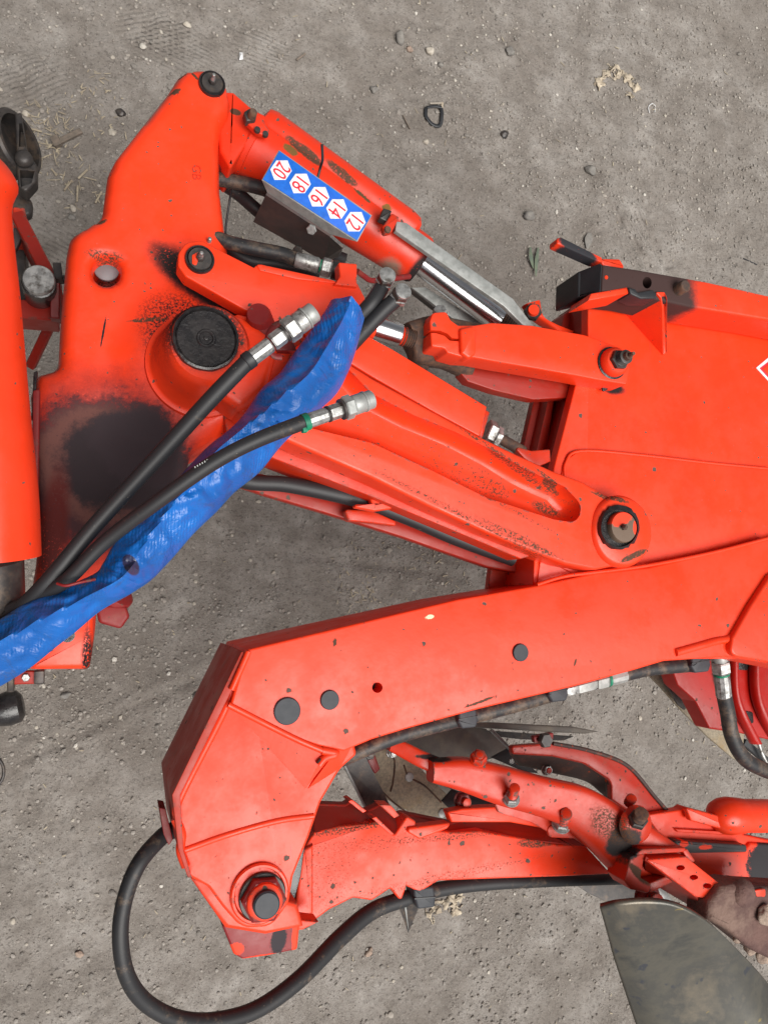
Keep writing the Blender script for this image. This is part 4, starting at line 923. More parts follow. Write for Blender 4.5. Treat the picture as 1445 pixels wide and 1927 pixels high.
# guide rail
prism('guide_rail', [(746, 416, 2), (765, 419), (965, 562, 2), (1006, 616), (984, 612), (948, 576), (744, 434)], .925, .008, M['galv'], uc, .0012)
prism('guide_rail', [(775, 541), (800, 540), (912, 610), (868, 612)], .84, .006, M['galv'], uc, .001)
prism('rail_edge', [(770, 541), (776, 541), (870, 613), (862, 613)], .838, .012, M['dark_steel'], uc, .001)
prism('rail_block', [(722, 391, 2), (738, 396, 2), (730, 418, 2), (714, 410, 2)], .93, .012, M['dark_steel'], uc, .002)
prism('rail_bracket', [(738, 400, 4), (752, 408, 3), (738, 436, 4), (724, 440, 5), (720, 426, 4)], .935, .010, M['orange_dirty'], uc, .003)
lathe('bracket_bolt', W(729, 433, .935), UP, [(0, .005), (.003, .0045)], M['rust'], uc, 14)
# scale plate
def ZP(x, y): return .957
pl = thing('scale_plate', 'blue and white scale plate with red numbers 20 18 16 14 12 on the cylinder', 'scale plate', 600, 370, .95)
prism('plate', [(525, 282), (700, 405), (673, 454), (493, 338)], .960, .0015, M['galv'], pl, .0004)
prism('blue_face', [(526, 284), (698, 406), (672, 452), (495, 337)], .9612, .0010, M['blue_print'], pl, .0002)
sheet('lip', [(493, 339, .9595), (672, 455, .9595), (622, 441, .942), (503, 362, .942)], .0012, M['galv'], pl)
sheet('bracket_side', [(503, 362, .942), (624, 441, .942), (611, 487, .86), (479, 413, .86)], .004, M['brown_steel'], pl)
sheet('bracket_back', [(624, 441, .942), (648, 462, .942), (640, 480, .86), (611, 487, .86)], .004, M['dark_steel'], pl)
for x, y in ((587, 431), (561, 470)):
    hexn('bolt_head', W(x, y, .940 if y < 450 else .895), W(x-6, y+10, .93)-W(x, y, .915), .007, .005, M['zinc'] if y < 450 else M['dark_steel'], pl)
dirx = Vector((175, 120)).normalized()
cs = [(529, 320), (565, 345), (600, 370), (634, 393), (668, 417)]
for (x, y), t in zip(cs, ('20', '18', '16', '14', '12')):
    k = mp(x, y, .962); pp = Vector((-dirx.y, dirx.x)); hx = []
    for u, v in ((-17.5, -10), (-17.5, 10), (0, 22), (17.5, 10), (17.5, -10), (0, -22)):
        q = dirx*u+pp*v; hx.append((x+q.x, y+q.y))
    hx2 = []
    nf = prism('number_field', hx, .9618, .0008, M['white'], pl, .0001)
    c = W(x, y, .9622); uy = W(x+dirx.x*10, y+dirx.y*10, .9622)-c; ux = W(x+pp.x*10, y+pp.y*10, .9622)-c
    place_text('number', t, c, ux, uy, 38*k, M['red_print'], nf, .0003, .78)
# cable tie tail and little hoses behind
ct = tube('cable_tie', [W(598, 335, .95), W(603, 315, .958), W(607, 300, .975), W(606, 272, .99)], .0018, M['black'], None, n=8); tag(ct, 'thin black cable tie tail standing up behind the number 16 of the scale plate', 'cable tie')
o = ptube('hydraulic_hose', [(385, 335, .86), (418, 338, .865), (455, 345, .87), (485, 352, .875), (510, 362, .875), (560, 400, .85)], 13, M['hose_dusty'], None); tag(o, 'dusty black hose running behind the scale plate, upper one of the pair', 'hose')
o = ptube('hydraulic_hose', [(385, 330, .83), (418, 345, .83), (450, 366, .83), (480, 392, .835), (520, 425, .83), (600, 470, .83), (650, 490, .84)], 12, M['hose'], None); tag(o, 'black hose lying just below the dusty hose behind the scale plate', 'hose')
o = ptube('cable_tie', [(436, 352, .86), (432, 380, .84), (425, 430, .83), (427, 462, .83)], 2, M['black'], None, n=8); tag(o, 'thin black cable tie hanging down beside the right edge of the headstock', 'cable tie')
h3 = thing('ram_hose', 'dusty hose with a pressed silver ferrule and nut above the cover plate', 'hose', 520, 475, .93)
ptube('hose', [(400, 445, .92), (437, 458, .925), (480, 468, .93), (530, 478, .935), (562, 490, .94)], 13, M['hose_dusty'], h3)
a = W(556, 488, .942); b = W(600, 500, .947); lathe('ferrule', a, b-a, [(0, .0095), (.002, .0105), ((b-a).length-.002, .0105), ((b-a).length, .009)], M['zinc'], h3, 10)
c = W(602, 500, .947); lathe('seal_ring', c, b-a, [(0, .0085), (.003, .0085)], M['green'], h3, 20)
hexn('nut', W(605, 501, .947), b-a, .0125, .014, M['zinc'], h3); lathe('end_collar', W(625, 507, .949), b-a, [(0, .0125), (.004, .013), (.008, .0125)], M['dark_steel'], h3, 24)
o = ptube('hydraulic_hose', [(420, 460, .89), (470, 490, .89), (520, 496, .89), (600, 515, .89)], 12, M['hose'], None); tag(o, 'black hose half hidden under the ferruled hose above the cover plate', 'hose')
o = ptube('steel_pipe', [(672, 510, .95), (685, 520, .94), (700, 528, .93), (735, 525, .915), (770, 520, .90)], 5, M['maroon'], None, n=10); tag(o, 'thin maroon steel pipe bent between the port block and the cylinder', 'pipe')
bn = tube('union_stud', [W(424, 305, .85), W(416, 312, .85)], .010, M['zinc'], None, n=6); tag(bn, 'steel union nut between the headstock edge and the cylinder barrel', 'union')

# ================================================================== HOSES WITH COUPLINGS + SLEEVE
def coupling(parent, a, b, segs):
    """segs: (t0,t1,radius m,material,name,sides) along the axis a-b"""
    ax = b-a; Lg = ax.length; ax.normalize()
    for t0, t1, r, m, nm, n in segs:
        h = (t1-t0)*Lg
        if n == 6: hexn(nm, a+ax*t0*Lg, ax, r, h, M[m], parent, .25)
        elif nm == 'ferrule': lathe(nm, a+ax*t0*Lg, ax, [(0, r*.92), (h*.06, r), (h*.94, r), (h, r*.9)], M[m], parent, 12, 20)
        else: lathe(nm, a+ax*t0*Lg, ax, [(0, r*.93), (h*.1, r), (h*.9, r), (h, r*.92)], M[m], parent, 36)
h1 = thing('coupling_hose', 'upper black hydraulic hose with a silver quick coupling resting above the hub', 'hose', 300, 860, 1.09)
ptube('hose', [(-10, 1185, 1.02), (45, 1140, 1.04), (100, 1083, 1.06), (180, 988, 1.07), (290, 868, 1.08), (400, 748, 1.09), (470, 676, 1.10)], [16, 16, 16, 16, 16, 16, 15.5], M['hose'], h1, n=20)
ka = mp(500, 650, 1.1); a = W(462, 683, 1.10); b = W(592, 586, 1.115)
coupling(h1, a, b, [(0, .10, 17*ka, 'black', 'hose_collar', 0), (.08, .36, 15*ka, 'zinc', 'ferrule', 12), (.38, .56, 16*ka, 'zinc', 'nut', 6), (.55, .58, 17*ka, 'dark_steel', 'seal', 0), (.58, .74, 24*ka, 'zinc', 'hex_body', 6), (.73, .86, 21*ka, 'zinc', 'coupling_sleeve', 0), (.855, .88, 22*ka, 'galv', 'coupling_ring', 0), (.88, 1.0, 19*ka, 'galv', 'coupling_tip', 0)])
wr = tube('torn_washer', [W(530+28*math.cos(a_)*.8-14*math.sin(a_), 640+30*math.sin(a_)*1.0+14*math.cos(a_), 1.06) for a_ in [i*math.pi/6+1.0 for i in range(10)]], .0035, M['maroon'], None, ry=.5); tag(wr, 'torn maroon ring hanging round the nut of the upper coupling hose', 'ring')
h2 = thing('coupling_hose', 'lower black coupling hose with a green tie lying on the blue sleeve', 'hose', 400, 880, 1.12)
ptube('hose', [(20, 1150, 1.03), (80, 1118, 1.05), (130, 1088, 1.07), (200, 1018, 1.09), (300, 942, 1.12), (400, 872, 1.14), (480, 830, 1.15), (575, 793, 1.15)], [14.5]*8, M['hose'], h2, n=20)
a = W(566, 797, 1.15); b = W(700, 751, 1.145); ka = mp(620, 780, 1.15)
coupling(h2, a, b, [(.02, .36, 14*ka, 'zinc', 'ferrule', 12), (.36, .39, 15.5*ka, 'dark_steel', 'seal', 0), (.39, .56, 15*ka, 'zinc', 'nut', 6), (.55, .59, 20*ka, 'dark_steel', 'seal', 0), (.59, .72, 23*ka, 'galv', 'hex_body', 6), (.72, .88, 19*ka, 'galv', 'coupling_sleeve', 0), (.87, .9, 20*ka, 'galv', 'coupling_ring', 0), (.9, 1.0, 18*ka, 'galv', 'coupling_tip', 0)])
lathe('green_tie', W(570, 796, 1.15), b-a, [(0, 16.5*ka), (.006, 16.5*ka)], M['green'], h2, 20)
prism('tie_lock', [(569, 800, 2), (580, 800, 2), (581, 812, 2), (571, 813, 2)], 1.155, .008, M['green'], h2, .001)
for i in range(9):
    x = 366+i*4.6; y = 884-i*2.6; sheet('hose_print', [(x, y-6, 1.1448), (x+2, y-7, 1.1448), (x+3, y-4, 1.1448), (x+1, y-3, 1.1448)], .0006, M['galv'], h2)
for i, (pz, e, lb) in enumerate(((((640, 640, 1.04), (672, 600, 1.05), (698, 572, 1.06), (716, 545, 1.06), (722, 532, 1.06)), (728, 520, 1.075), 'left'), (((660, 650, 1.04), (695, 612, 1.055), (722, 584, 1.065), (742, 566, 1.07), (748, 562, 1.07)), (757, 550, 1.085), 'right'))):
    t = thing('sleeved_hose', f'{lb} one of two short hoses with steel unions leaving the blue sleeve', 'hose', pz[2][0], pz[2][1], 1.05, 'hoses leaving the blue sleeve')
    ptube('hose', pz, 14, M['hose'], t, n=18)
    a = W(*pz[-1]); b = W(*e); k = mp(*e)
    coupling(t, a, a+(b-a)*1.25, [(-.35, .1, 12*k, 'dark_steel', 'ferrule', 12), (0, .45, 18*k, 'zinc', 'nut', 6), (.42, .85, 16.5*k, 'dark_steel', 'nut', 6), (.85, 1.0, 15*k, 'zinc', 'union_end', 0)])
sl_L = [(622, 566, 1.07), (597, 605, 1.07), (560, 655, 1.06), (528, 700, 1.06), (490, 735, 1.06), (462, 775, 1.06), (440, 802, 1.07), (400, 832, 1.07), (365, 868, 1.07), (320, 915, 1.07), (270, 962, 1.06), (225, 1010, 1.06), (195, 1058, 1.06), (180, 1078, 1.06), (120, 1105, 1.05), (60, 1130, 1.05), (0, 1165, 1.04), (-60, 1195, 1.03)]
sl_R = [(684, 604, 1.07), (672, 650, 1.06), (655, 700, 1.06), (632, 742, 1.06), (598, 778, 1.06), (565, 805, 1.06), (530, 840, 1.06), (485, 890, 1.06), (440, 930, 1.06), (405, 965, 1.06), (365, 1005, 1.06), (325, 1050, 1.06), (285, 1092, 1.06), (250, 1115, 1.06), (190, 1150, 1.05), (130, 1200, 1.05), (60, 1255, 1.04), (-20, 1305, 1.03)]
def sleeve():
    Lp = catmull([W(*p) for p in sl_L], 12); Rp = catmull([W(*p) for p in sl_R], 12); n = 56; rings = []
    for i in range(len(Lp)):
        t = i/(len(Lp)-1); a = Lp[i]; b = Rp[i]; mid = (a+b)/2; hf = (b-a)/2; hn = hf.normalized(); ring = []
        pk = -0.30+0.35*math.sin(t*9+1)*min(1, t*3)        # where the long fold runs across the width
        H0 = .034-.006*t
        for j in range(n):
            q = 2*math.pi*j/n; c = math.cos(q); sn = math.sin(q)
            if sn >= 0:
                f = (c+1)/(pk+1) if c < pk else (1-c)/(1-pk)
                hgt = H0*(0.50*sn+0.62*f**.85*(.55+.45*sn)); fold = math.exp(-((c-pk)/.07)**2)*.003
                cr = noise.noise(Vector((c*1.3+t*3, t*22, 1.0))); cr2 = noise.noise(Vector((c*2.2-t*30, t*34, 5)))
                hgt += fold+sn*(.0095*(abs(cr)-.2)-.006*abs(cr2))
            else: hgt = H0*.5*sn
            ring.append(mid+hf*c*(1+.05*noise.noise(Vector((t*16, c, 2))))+UP*hgt)
        rings.append(ring)
    vs, fs = rings_mesh(rings); o = finish('hose_sleeve', vs, fs, M['blue'], None, 45); return o
slv = sleeve()
tag(slv, 'bright blue tarpaulin sleeve wrapped round a bundle of hoses, running to the left edge', 'hose sleeve')
ftube = ptube('wire_tail', [(108, 1098, 1.08), (125, 1102, 1.085), (150, 1096, 1.085), (180, 1090, 1.08)], 3, M['maroon'], None, n=8); tag(ftube, 'thin maroon wire tail over the hoses beside the blue sleeve', 'wire')

# ================================================================== LOWER LEG
M['leg'] = paint('leg_paint', chips=.95, edge=1.0, dens=42, dirt=.18, stains=[(1010, 1588, .74, 46, 8, 5, .55, RUSTC, .9, .4), (850, 1576, .74, 120, 6, 3, .42, RUSTC, .9, .6), (680, 1558, .74, 90, 7, -3, .48, RUSTC, .9, .6), (690, 1590, .74, 90, 14, 3, .34, RUSTC, .9, .6), (860, 1648, .74, 180, 8, -3, .36, RUSTC, .9, .6), (620, 1640, .74, 50, 70, 0, .30, RUSTC, .9, .6), (780, 1562, .74, 14, 5, 0, 1, RUSTC, .9, .3), (540, 1780, .78, 24, 12, 0, 1, (.05, .04, .045), .5, .3)])
lg2 = thing('notched_casting', 'chipped orange notched plough casting held under the big nut', 'casting', 800, 1620, .7)
prism('face', [(574, 1594, 3), (592, 1566, 4), (640, 1555), (695, 1550), (712, 1545, 2), (742, 1572, 4), (766, 1536, 4), (782, 1545, 4), (784, 1560), (850, 1566), (905, 1564), (960, 1574, 4), (1000, 1580), (1050, 1590), (1100, 1590), (1150, 1645), (1050, 1650), (900, 1655), (825, 1658), (790, 1680, 4), (765, 1668), (755, 1698, 5), (735, 1672, 4), (700, 1695, 6), (665, 1690, 8), (620, 1712, 10), (575, 1746, 6), (555, 1735, 4), (570, 1690, 4), (578, 1630)], .735, .03, M['leg'], lg2, .003)
prism('back_slope', [(588, 1512, 8), (650, 1514), (662, 1506, 3), (690, 1526, 3), (715, 1514, 3), (736, 1518, 3), (742, 1536), (760, 1530), (850, 1548), (905, 1534), (1000, 1550), (1105, 1575), (1110, 1596), (960, 1580), (785, 1568), (742, 1578, 4), (700, 1556), (640, 1560), (590, 1572)], lambda x, y: .735-.045*max(0, min(1, ((1560+(x-600)*.06)-y)/50)), .02, M['red_dark'], lg2, .003)
prism('upper_ledge', [(842, 1528, 3), (870, 1522), (940, 1518), (1010, 1530), (1090, 1560), (1060, 1566), (960, 1548), (850, 1548)], .73, .02, M['orange'], lg2, .003)
for q in ([(655, 1508), (663, 1505), (690, 1526), (683, 1530)], [(700, 1540), (708, 1537), (742, 1570), (736, 1572)], [(715, 1515), (735, 1515), (752, 1535), (742, 1540)]):
    prism('notch_rim', q, .742, .03, M['orange_worn'], lg2, .001)
prism('raised_wedge', [(755, 1560, 6), (850, 1548, 6), (842, 1560, 8), (790, 1580, 8)], .742, .02, M['orange'], lg2, .005)
prism('slot_void', [(556, 1592), (574, 1590), (566, 1650), (548, 1715), (540, 1690)], .745, .06, M['grease'], lg2, .001)
prism('slot_cheek', [(570, 1600, 4), (590, 1590), (590, 1720), (552, 1735), (562, 1660)], .742, .05, M['leg'], lg2, .004)
M['shoe'] = paint('shoe_paint', base=(.22, .02, .022), chips=.3, edge=.6, dirt=.3, stains=[(446, 1786, .80, 14, 12, 20, 1, ORANGE, .5, .2), (480, 1806, .80, 60, 7, 0, 1, ORANGE, .4, .2), (525, 1768, .80, 15, 26, 10, 1, (.04, .035, .04), .35, .2), (558, 1770, .80, 9, 40, 0, 1, ORANGE, .4, .2)])
prism('shoe', [(416, 1738, 6), (470, 1742), (565, 1738, 4), (560, 1788, 6), (500, 1800), (456, 1806, 5), (440, 1796, 4)], .80, .06, M['shoe'], lg2, .004)
prism('pivot_block', [(356, 1650), (560, 1700), (572, 1745), (500, 1760), (425, 1748)], .87, .07, M['orange_worn'], lg2, .006)
prism('tip', [(500, 1742), (560, 1730), (600, 1735), (570, 1750), (520, 1752)], .79, .03, M['leg'], lg2, .003)
hexn('lower_nut', W(1055, 1599, .715), UP, .008, .010, M['zinc'], lg2)
# black bar under the leg = hose
hz = thing('loop_hose', 'thick black hose making a big loop at the bottom left and running under the leg', 'hose', 240, 1760, .85)
ptube('hose', [(330, 1560, .85), (305, 1575, .86), (262, 1625, .88), (236, 1690, .88), (227, 1760, .88), (238, 1832, .87), (272, 1884, .85), (330, 1916, .83), (400, 1922, .81), (482, 1900, .79), (562, 1844, .77), (640, 1765, .74), (700, 1715, .72), (760, 1692, .71), (830, 1673, .70), (920, 1662, .69), (1050, 1656, .68), (1200, 1652, .68)], [16]*12+[15, 14, 13, 12, 11, 10], M['hosel'] if 'hosel' in M else M['hose_dusty'], hz, n=22)
cp = thing('hose_clip', 'square black clip holding the loop hose under the plough leg', 'hose clip', 798, 1690, .74)
prism('clip_body', [(778, 1672, 5), (816, 1668, 5), (820, 1690), (819, 1708, 6), (786, 1712, 6), (780, 1690)], .735, .035, M['capgrey'], cp, .004)
prism('clip_joint', [(780, 1690), (820, 1687), (820, 1690), (780, 1693)], .7358, .01, M['black'], cp, .0003)
sh = thing('share_point', 'small dark triangular share point behind the loop hose', 'share point', 768, 1730, .5)
sheet('blade', [(748, 1700, .5), (790, 1702, .5), (768, 1756, .46)], .006, M['dark_steel'], sh); sheet('blade_edge', [(760, 1700, .505), (764, 1700, .505), (769, 1754, .465)], .004, M['galv'], sh)

# ================================================================== COULTER BRACKET + C ARM
M['brk'] = paint('bracket_paint', base=(0.50, 0.024, 0.004), chips=.6, edge=1.0, dens=50, dirt=.35, stains=[(1180, 1590, .83, 24, 30, 40, .9, (.035, .03, .03), .7, .3), (1160, 1560, .83, 40, 24, 40, .5, RUSTC, .6, .6), (1195, 1640, .83, 30, 8, 45, .8, RUSTC, .8, .4), (830, 1432, .8, 30, 5, 5, .8, GREASE, .6, .5)])
TILT = Vector((-.22, .62, .75))
cb = thing('coulter_bracket', 'curved pressed orange bracket ending in a square socket with a drilled bar', 'bracket', 1050, 1510, .8)
loft('pressed_arm', [(806, 1428, .77), (870, 1424, .775), (940, 1438, .78), (1020, 1460, .785), (1100, 1480, .79), (1170, 1520, .80), (1230, 1560, .805), (1290, 1604, .81)], [(806, 1470, .77), (860, 1486, .775), (930, 1512, .775), (1000, 1532, .775), (1060, 1556, .775), (1110, 1600, .78), (1150, 1640, .785), (1195, 1668, .785)], .022, M['brk'], cb, n=36, sq=.5, bot=.4)
loft('tongue', [(736, 1388, .74), (762, 1396, .75), (800, 1414, .76), (840, 1430, .765)], [(730, 1412, .74), (762, 1430, .75), (790, 1445, .76), (830, 1462, .765)], .008, M['brk'], cb, n=16, sq=.5)
prism('bracket_ear', [(930, 1510, 8), (950, 1500), (1030, 1530), (1045, 1552), (1040, 1572, 10), (1065, 1585), (1090, 1600), (1000, 1548), (938, 1530, 8)], .763, .007, M['brk'], cb, .001)
prism('bracket_ear', [(1028, 1556, 10), (1060, 1548), (1100, 1570), (1130, 1610), (1080, 1578), (1034, 1576, 8)], .765, .007, M['brk'], cb, .001)
lathe('bolt_seat', W(1195, 1552, .825), UP, [(0, .031), (.006, .027), (.009, .022), (.009, .01)], M['brk'], cb, 28)
for k_, q in enumerate(([(1186, 1612, 5), (1213, 1606), (1205, 1652), (1224, 1663), (1222, 1682, 6), (1186, 1674, 6), (1174, 1658, 4)], [(1187, 1612, 3), (1208, 1598), (1292, 1595, 5), (1286, 1604), (1213, 1608)],
        [(1284, 1602), (1292, 1596, 4), (1309, 1622, 3), (1297, 1624)], [(1221, 1662), (1272, 1642), (1282, 1652, 3), (1222, 1682, 5)])):
    prism('socket_wall', q, .836-.0007*k_, .045, M['brk'], cb, .002)
prism('socket_floor', [(1200, 1612), (1290, 1606), (1296, 1622), (1222, 1666), (1200, 1650)], .795, .01, M['red_dark'], cb, .001)
M['dbar'] = paint('drilled_bar_paint', chips=.5, edge=.9, dirt=.3, dens=90)
db = prism('drilled_bar', [(1214, 1618, 2), (1290, 1612, 3), (1360, 1668, 3), (1340, 1684), (1322, 1690), (1308, 1688, 4)], .842, .045, M['dbar'], cb, .002)
sheet('bar_side', [(1213, 1619, .8405), (1310, 1690, .8405), (1326, 1722, .79), (1214, 1655, .79)], .006, M['red_dark'], cb)
for x, y in ((1280, 1633), (1305, 1651), (1330, 1667)): cut(db, cutter(circ(x, y, 8, 20, 5), .842, .03))
bolt(cb, 961, 1504, .800, 14, .011, 9, .042, nut='zinc', rot=.5, ax=TILT)
bolt(cb, 1055, 1552, .775, 15, .012, 10, .046, nut='zinc', rot=.4, ax=TILT)
bolt(cb, 1197, 1546, .834, 17, .012, 12, .032, nut='dark_steel', shaft='rust', washer=False, ax=TILT)
bolt(cb, 1182, 1512, .79, 8, .002, 9, .020, washer=False, ax=TILT)
bolt(cb, 900, 1428, .795, 14, .010, 8, .016, nut='orange_dirty', washer=True, ax=TILT)
bolt(cb, 868, 1505, .70, 14, .012, 8, .024, nut='maroon')
bolt(cb, 1215, 1685, .76, 22, .014, 13, .03, nut='maroon', shaft='orange_dirty', rot=.1)
ca = thing('curved_shank', 'dark worn C-shaped shank curving behind the pressed bracket', 'shank', 1130, 1450, .7)
M['shank'] = paint('shank_paint', base=(0.40, 0.018, 0.005), chips=.8, edge=1.0, dens=80, dirt=.5, metal=(.03, .022, .02))
prism('shank_plate', [(962, 1404, 6), (1040, 1398, 20), (1110, 1412, 20), (1180, 1440, 20), (1232, 1500, 20), (1262, 1534), (1200, 1540), (1150, 1505), (1150, 1470, 20), (1100, 1438, 20), (1040, 1424, 10), (965, 1420, 4)], .72, .012, M['shank'], ca, .003)
M['innerw'] = paint('worn_shank_inside', base=(0.05, 0.030, 0.026), chips=.3, edge=.5, metal=(.30, .04, .01), dirt=.6, dens=70, rough=.7)
loft('shank_inner', [(960, 1416, .71), (1030, 1418, .71), (1090, 1426, .71), (1130, 1450, .71), (1152, 1500, .71)], [(975, 1440, .67), (1040, 1455, .67), (1100, 1470, .67), (1130, 1492, .67), (1145, 1506, .67)], .008, M['innerw'], ca, n=16, sq=.6)
tube('shank_edge', [W(*p) for p in ((1040, 1399, .722), (1110, 1413, .722), (1180, 1441, .722), (1232, 1500, .722), (1262, 1534, .722))], .0035, M['innerw'], ca, n=8)
hexn('nut', W(1022, 1392, .735), UP, .0125, .012, M['dark_steel'], ca); prism('nut_plate', [(1004, 1386, 3), (1042, 1378, 3), (1040, 1396), (1006, 1398)], .733, .01, M['maroon'], ca, .002)
bolt(ca, 1027, 1448, .69, 9, .008, 5, .012, nut='zinc')
# plates behind the bracket
pm = thing('skimmer_mouldboard', 'dry mud-covered skimmer plate with two round bolt heads, seen between beam and leg', 'mouldboard', 770, 1470, .5)
prism('plate', [(690, 1404), (745, 1400), (858, 1512), (838, 1536), (790, 1538), (700, 1490)], .55, .006, M['sandy'], pm, .002)
for x, y in ((770, 1462), (832, 1530)): lathe('bolt_head', W(x, y, .55), UP, [(0, .0085), (.002, .0080), (.003, .005)], M['galv'], pm, 20)
for pz in ([(725, 1405), (742, 1430), (740, 1470), (735, 1490)], [(760, 1440), (770, 1462), (800, 1480), (830, 1510)], [(700, 1470), (740, 1510), (775, 1535)]):
    ptube('rust_streak', [(x, y, .551) for x, y in pz], 1.5, M['rust'], pm, n=8)
prism('fixing_bracket', [(684, 1412, 3), (702, 1408, 3), (716, 1448, 3), (706, 1458, 3), (694, 1440)], .60, .02, M['maroon'], pm, .003)
bolt(pm, 692, 1416, .60, 12, .012, 7, .02, nut='dark_steel', shaft='dark_steel'); bolt(pm, 736, 1416, .58, 9, .01, 6, .016, nut='zinc', shaft='zinc')
p2 = thing('flat_mouldboard', 'smooth grey-brown flat steel plate under the hose of the lower beam', 'steel plate', 860, 1400, .5)
prism('plate', [(740, 1380), (860, 1362), (915, 1372), (962, 1412), (925, 1428), (880, 1440), (780, 1430)], .46, .006, M['dull_plate'], p2, .002)
prism('plate', [(770, 1440), (812, 1470), (860, 1488), (838, 1510), (820, 1515), (760, 1445)], .46, .006, M['dull_plate'], p2, .002)
p3 = thing('long_blade', 'long thin brown steel blade tapering to a point beneath the lower beam', 'blade', 1000, 1370, .5)
prism('blade', [(860, 1360), (930, 1360), (1080, 1368), (1126, 1377), (1100, 1381), (1000, 1376), (900, 1370)], .48, .006, M['dull_plate'], p3, .002)
prism('blade_back', [(900, 1374), (1080, 1386), (1060, 1394), (985, 1392), (930, 1386)], .44, .006, M['dark_steel'], p3, .002)
p4 = thing('black_gusset', 'black triangular steel gusset with a bright bolt, under the bracket', 'gusset', 965, 1430, .5)
prism('gusset', [(925, 1426), (958, 1408, 2), (1014, 1456), (985, 1452)], .56, .006, M['black'], p4, .001)
bar('edge_strip', W(924, 1374, .57), W(962, 1412, .57), .006, .01, M['galv'], p4)
lathe('bolt_end', W(962, 1432, .56), UP, [(0, .006), (.002, .005)], M['zinc'], p4, 16)
p5 = thing('black_gusset', 'black triangular steel gusset above the leg, left of the pressed bracket bolts', 'gusset', 880, 1500, .5)
prism('gusset', [(832, 1508), (852, 1486), (940, 1512), (935, 1520), (850, 1526)], .60, .006, M['black'], p5, .001)
p6 = thing('plough_share', 'dark narrow steel share blade slanting down behind the lower beam', 'share', 690, 1480, .55)
sheet('blade', [(646, 1440, .62), (682, 1412, .62), (738, 1524, .60), (694, 1532, .60)], .008, M['dark_steel'], p6); bar('blade_edge', W(648, 1440, .622), W(692, 1530, .602), .004, .006, M['galv'], p6)
# hose along beam
bh = thing('beam_hose', 'black hydraulic hose clipped along the lower edge of the beam with silver unions', 'hose', 900, 1350, .85)
ptube('hose', [(640, 1430, .86), (690, 1408, .87), (760, 1381, .87), (850, 1357, .87), (950, 1331, .87), (1040, 1305, .87)], 14, M['hose_dusty'], bh, n=18)
ptube('hose', [(1160, 1272, .87), (1220, 1258, .87), (1300, 1250, .87)], 13, M['hose_dusty'], bh, n=18)
a = W(1045, 1303, .87); b = W(1175, 1269, .87); ka = mp(1100, 1280, .87)
coupling(bh, a, b, [(.12, .3, 13*ka, 'zinc', 'nut', 6), (.28, .55, 14*ka, 'galv', 'union_body', 6), (.55, .72, 16*ka, 'galv', 'nut', 6), (.72, .76, 14*ka, 'green', 'seal_ring', 0), (.76, 1.0, 14*ka, 'galv', 'ferrule', 12)])
lathe('ferrule', W(1290, 1247, .87), W(1310, 1245, .87)-W(1290, 1247, .87), [(0, .0095), (.008, .0095)], M['galv'], bh, 20)
for (x, y), lb in (((882, 1355), 'left one, under the middle of the beam'), ((1052, 1305), 'middle one, beside the silver union'), ((1320, 1250), 'right one, beside the hanging elbow hose')):
    c = thing('hose_clip', 'black hose clip on the lower beam edge, '+lb, 'hose clip', x, y, .88, 'hose clips on the beam')
    prism('clip_body', [(x-18, y-16, 5), (x+14, y-22, 5), (x+18, y+2), (x+14, y+14, 5), (x-12, y+17, 5), (x-20, y+4, 3)], .89, .04, M['capgrey'], c, .004)
    prism('clip_seam', [(x-19, y-2), (x+17, y-9), (x+17, y-7), (x-19, y)], .8905, .01, M['black'], c, .0003)
eh = thing('elbow_hose', 'dusty black hose hanging down in front of the red drum from a silver nut', 'hose', 1370, 1350, .8)
ptube('hose', [(1361, 1305, .80), (1368, 1340, .79), (1378, 1390, .78), (1405, 1432, .77), (1460, 1458, .76)], 12.5, M['hose_dusty'], eh, n=18)
a = W(1354, 1240, .82); b = W(1361, 1310, .80); ka = mp(1357, 1280, .8)
coupling(eh, a, b, [(-.2, .08, 12*ka, 'galv', 'elbow', 0), (.05, .36, 16*ka, 'zinc', 'nut', 6), (.36, .42, 13*ka, 'green', 'seal_ring', 0), (.42, 1.0, 13*ka, 'zinc', 'ferrule', 12)])
# drum, strap, strip
dr = thing('red_drum', 'dark red slotted ring drum half hidden under the beam at the right edge', 'drum', 1400, 1300, .6)
M['drum'] = paint('drum_paint', base=(.36, .007, .003), chips=.4, edge=.5, dirt=.2, rough=.4, stains=[(1310, 1265, .6, 12, 40, -10, .9, (.02, .015, .015), .6, .5)])
prism('drum_side', [(1255, 1235), (1500, 1235), (1500, 1400), (1445, 1392), (1395, 1380), (1335, 1372, 6), (1308, 1320, 6), (1275, 1290)], .66, .04, M['drum'], dr, .004)
for x0, x1 in ((1372, 1392), (1412, 1428)):
    loft('drum_rib', [(x0, 1230, .67), (x0+2, 1300, .67), (x0+14, 1345, .67), (x0+40, 1400, .66)], [(x0+12, 1230, .67), (x0+15, 1300, .67), (x0+30, 1345, .67), (x0+58, 1398, .66)], .012, M['drum'], dr, n=14)
prism('slot', [(1392, 1336, 4), (1416, 1340, 4), (1418, 1362, 4), (1394, 1360, 4)], .662, .01, M['grease'], dr, .001); prism('slot', [(1384, 1240, 4), (1406, 1240, 4), (1408, 1262, 4), (1386, 1260, 4)], .662, .01, M['grease'], dr, .001)
mb2 = thing('curved_mud_plate', 'pale mud-caked curved plate edge below the red drum', 'mouldboard', 1290, 1350, .4)
prism('plate', [(1208, 1258), (1240, 1255), (1300, 1310), (1345, 1368), (1400, 1380), (1396, 1436), (1380, 1428), (1330, 1385), (1280, 1335), (1240, 1290)], .50, .006, M['sandy'], mb2, .002)
prism('strap', [(1240, 1262), (1264, 1262), (1300, 1318), (1288, 1336), (1275, 1326)], .53, .005, M['dark_steel'], mb2, .001)
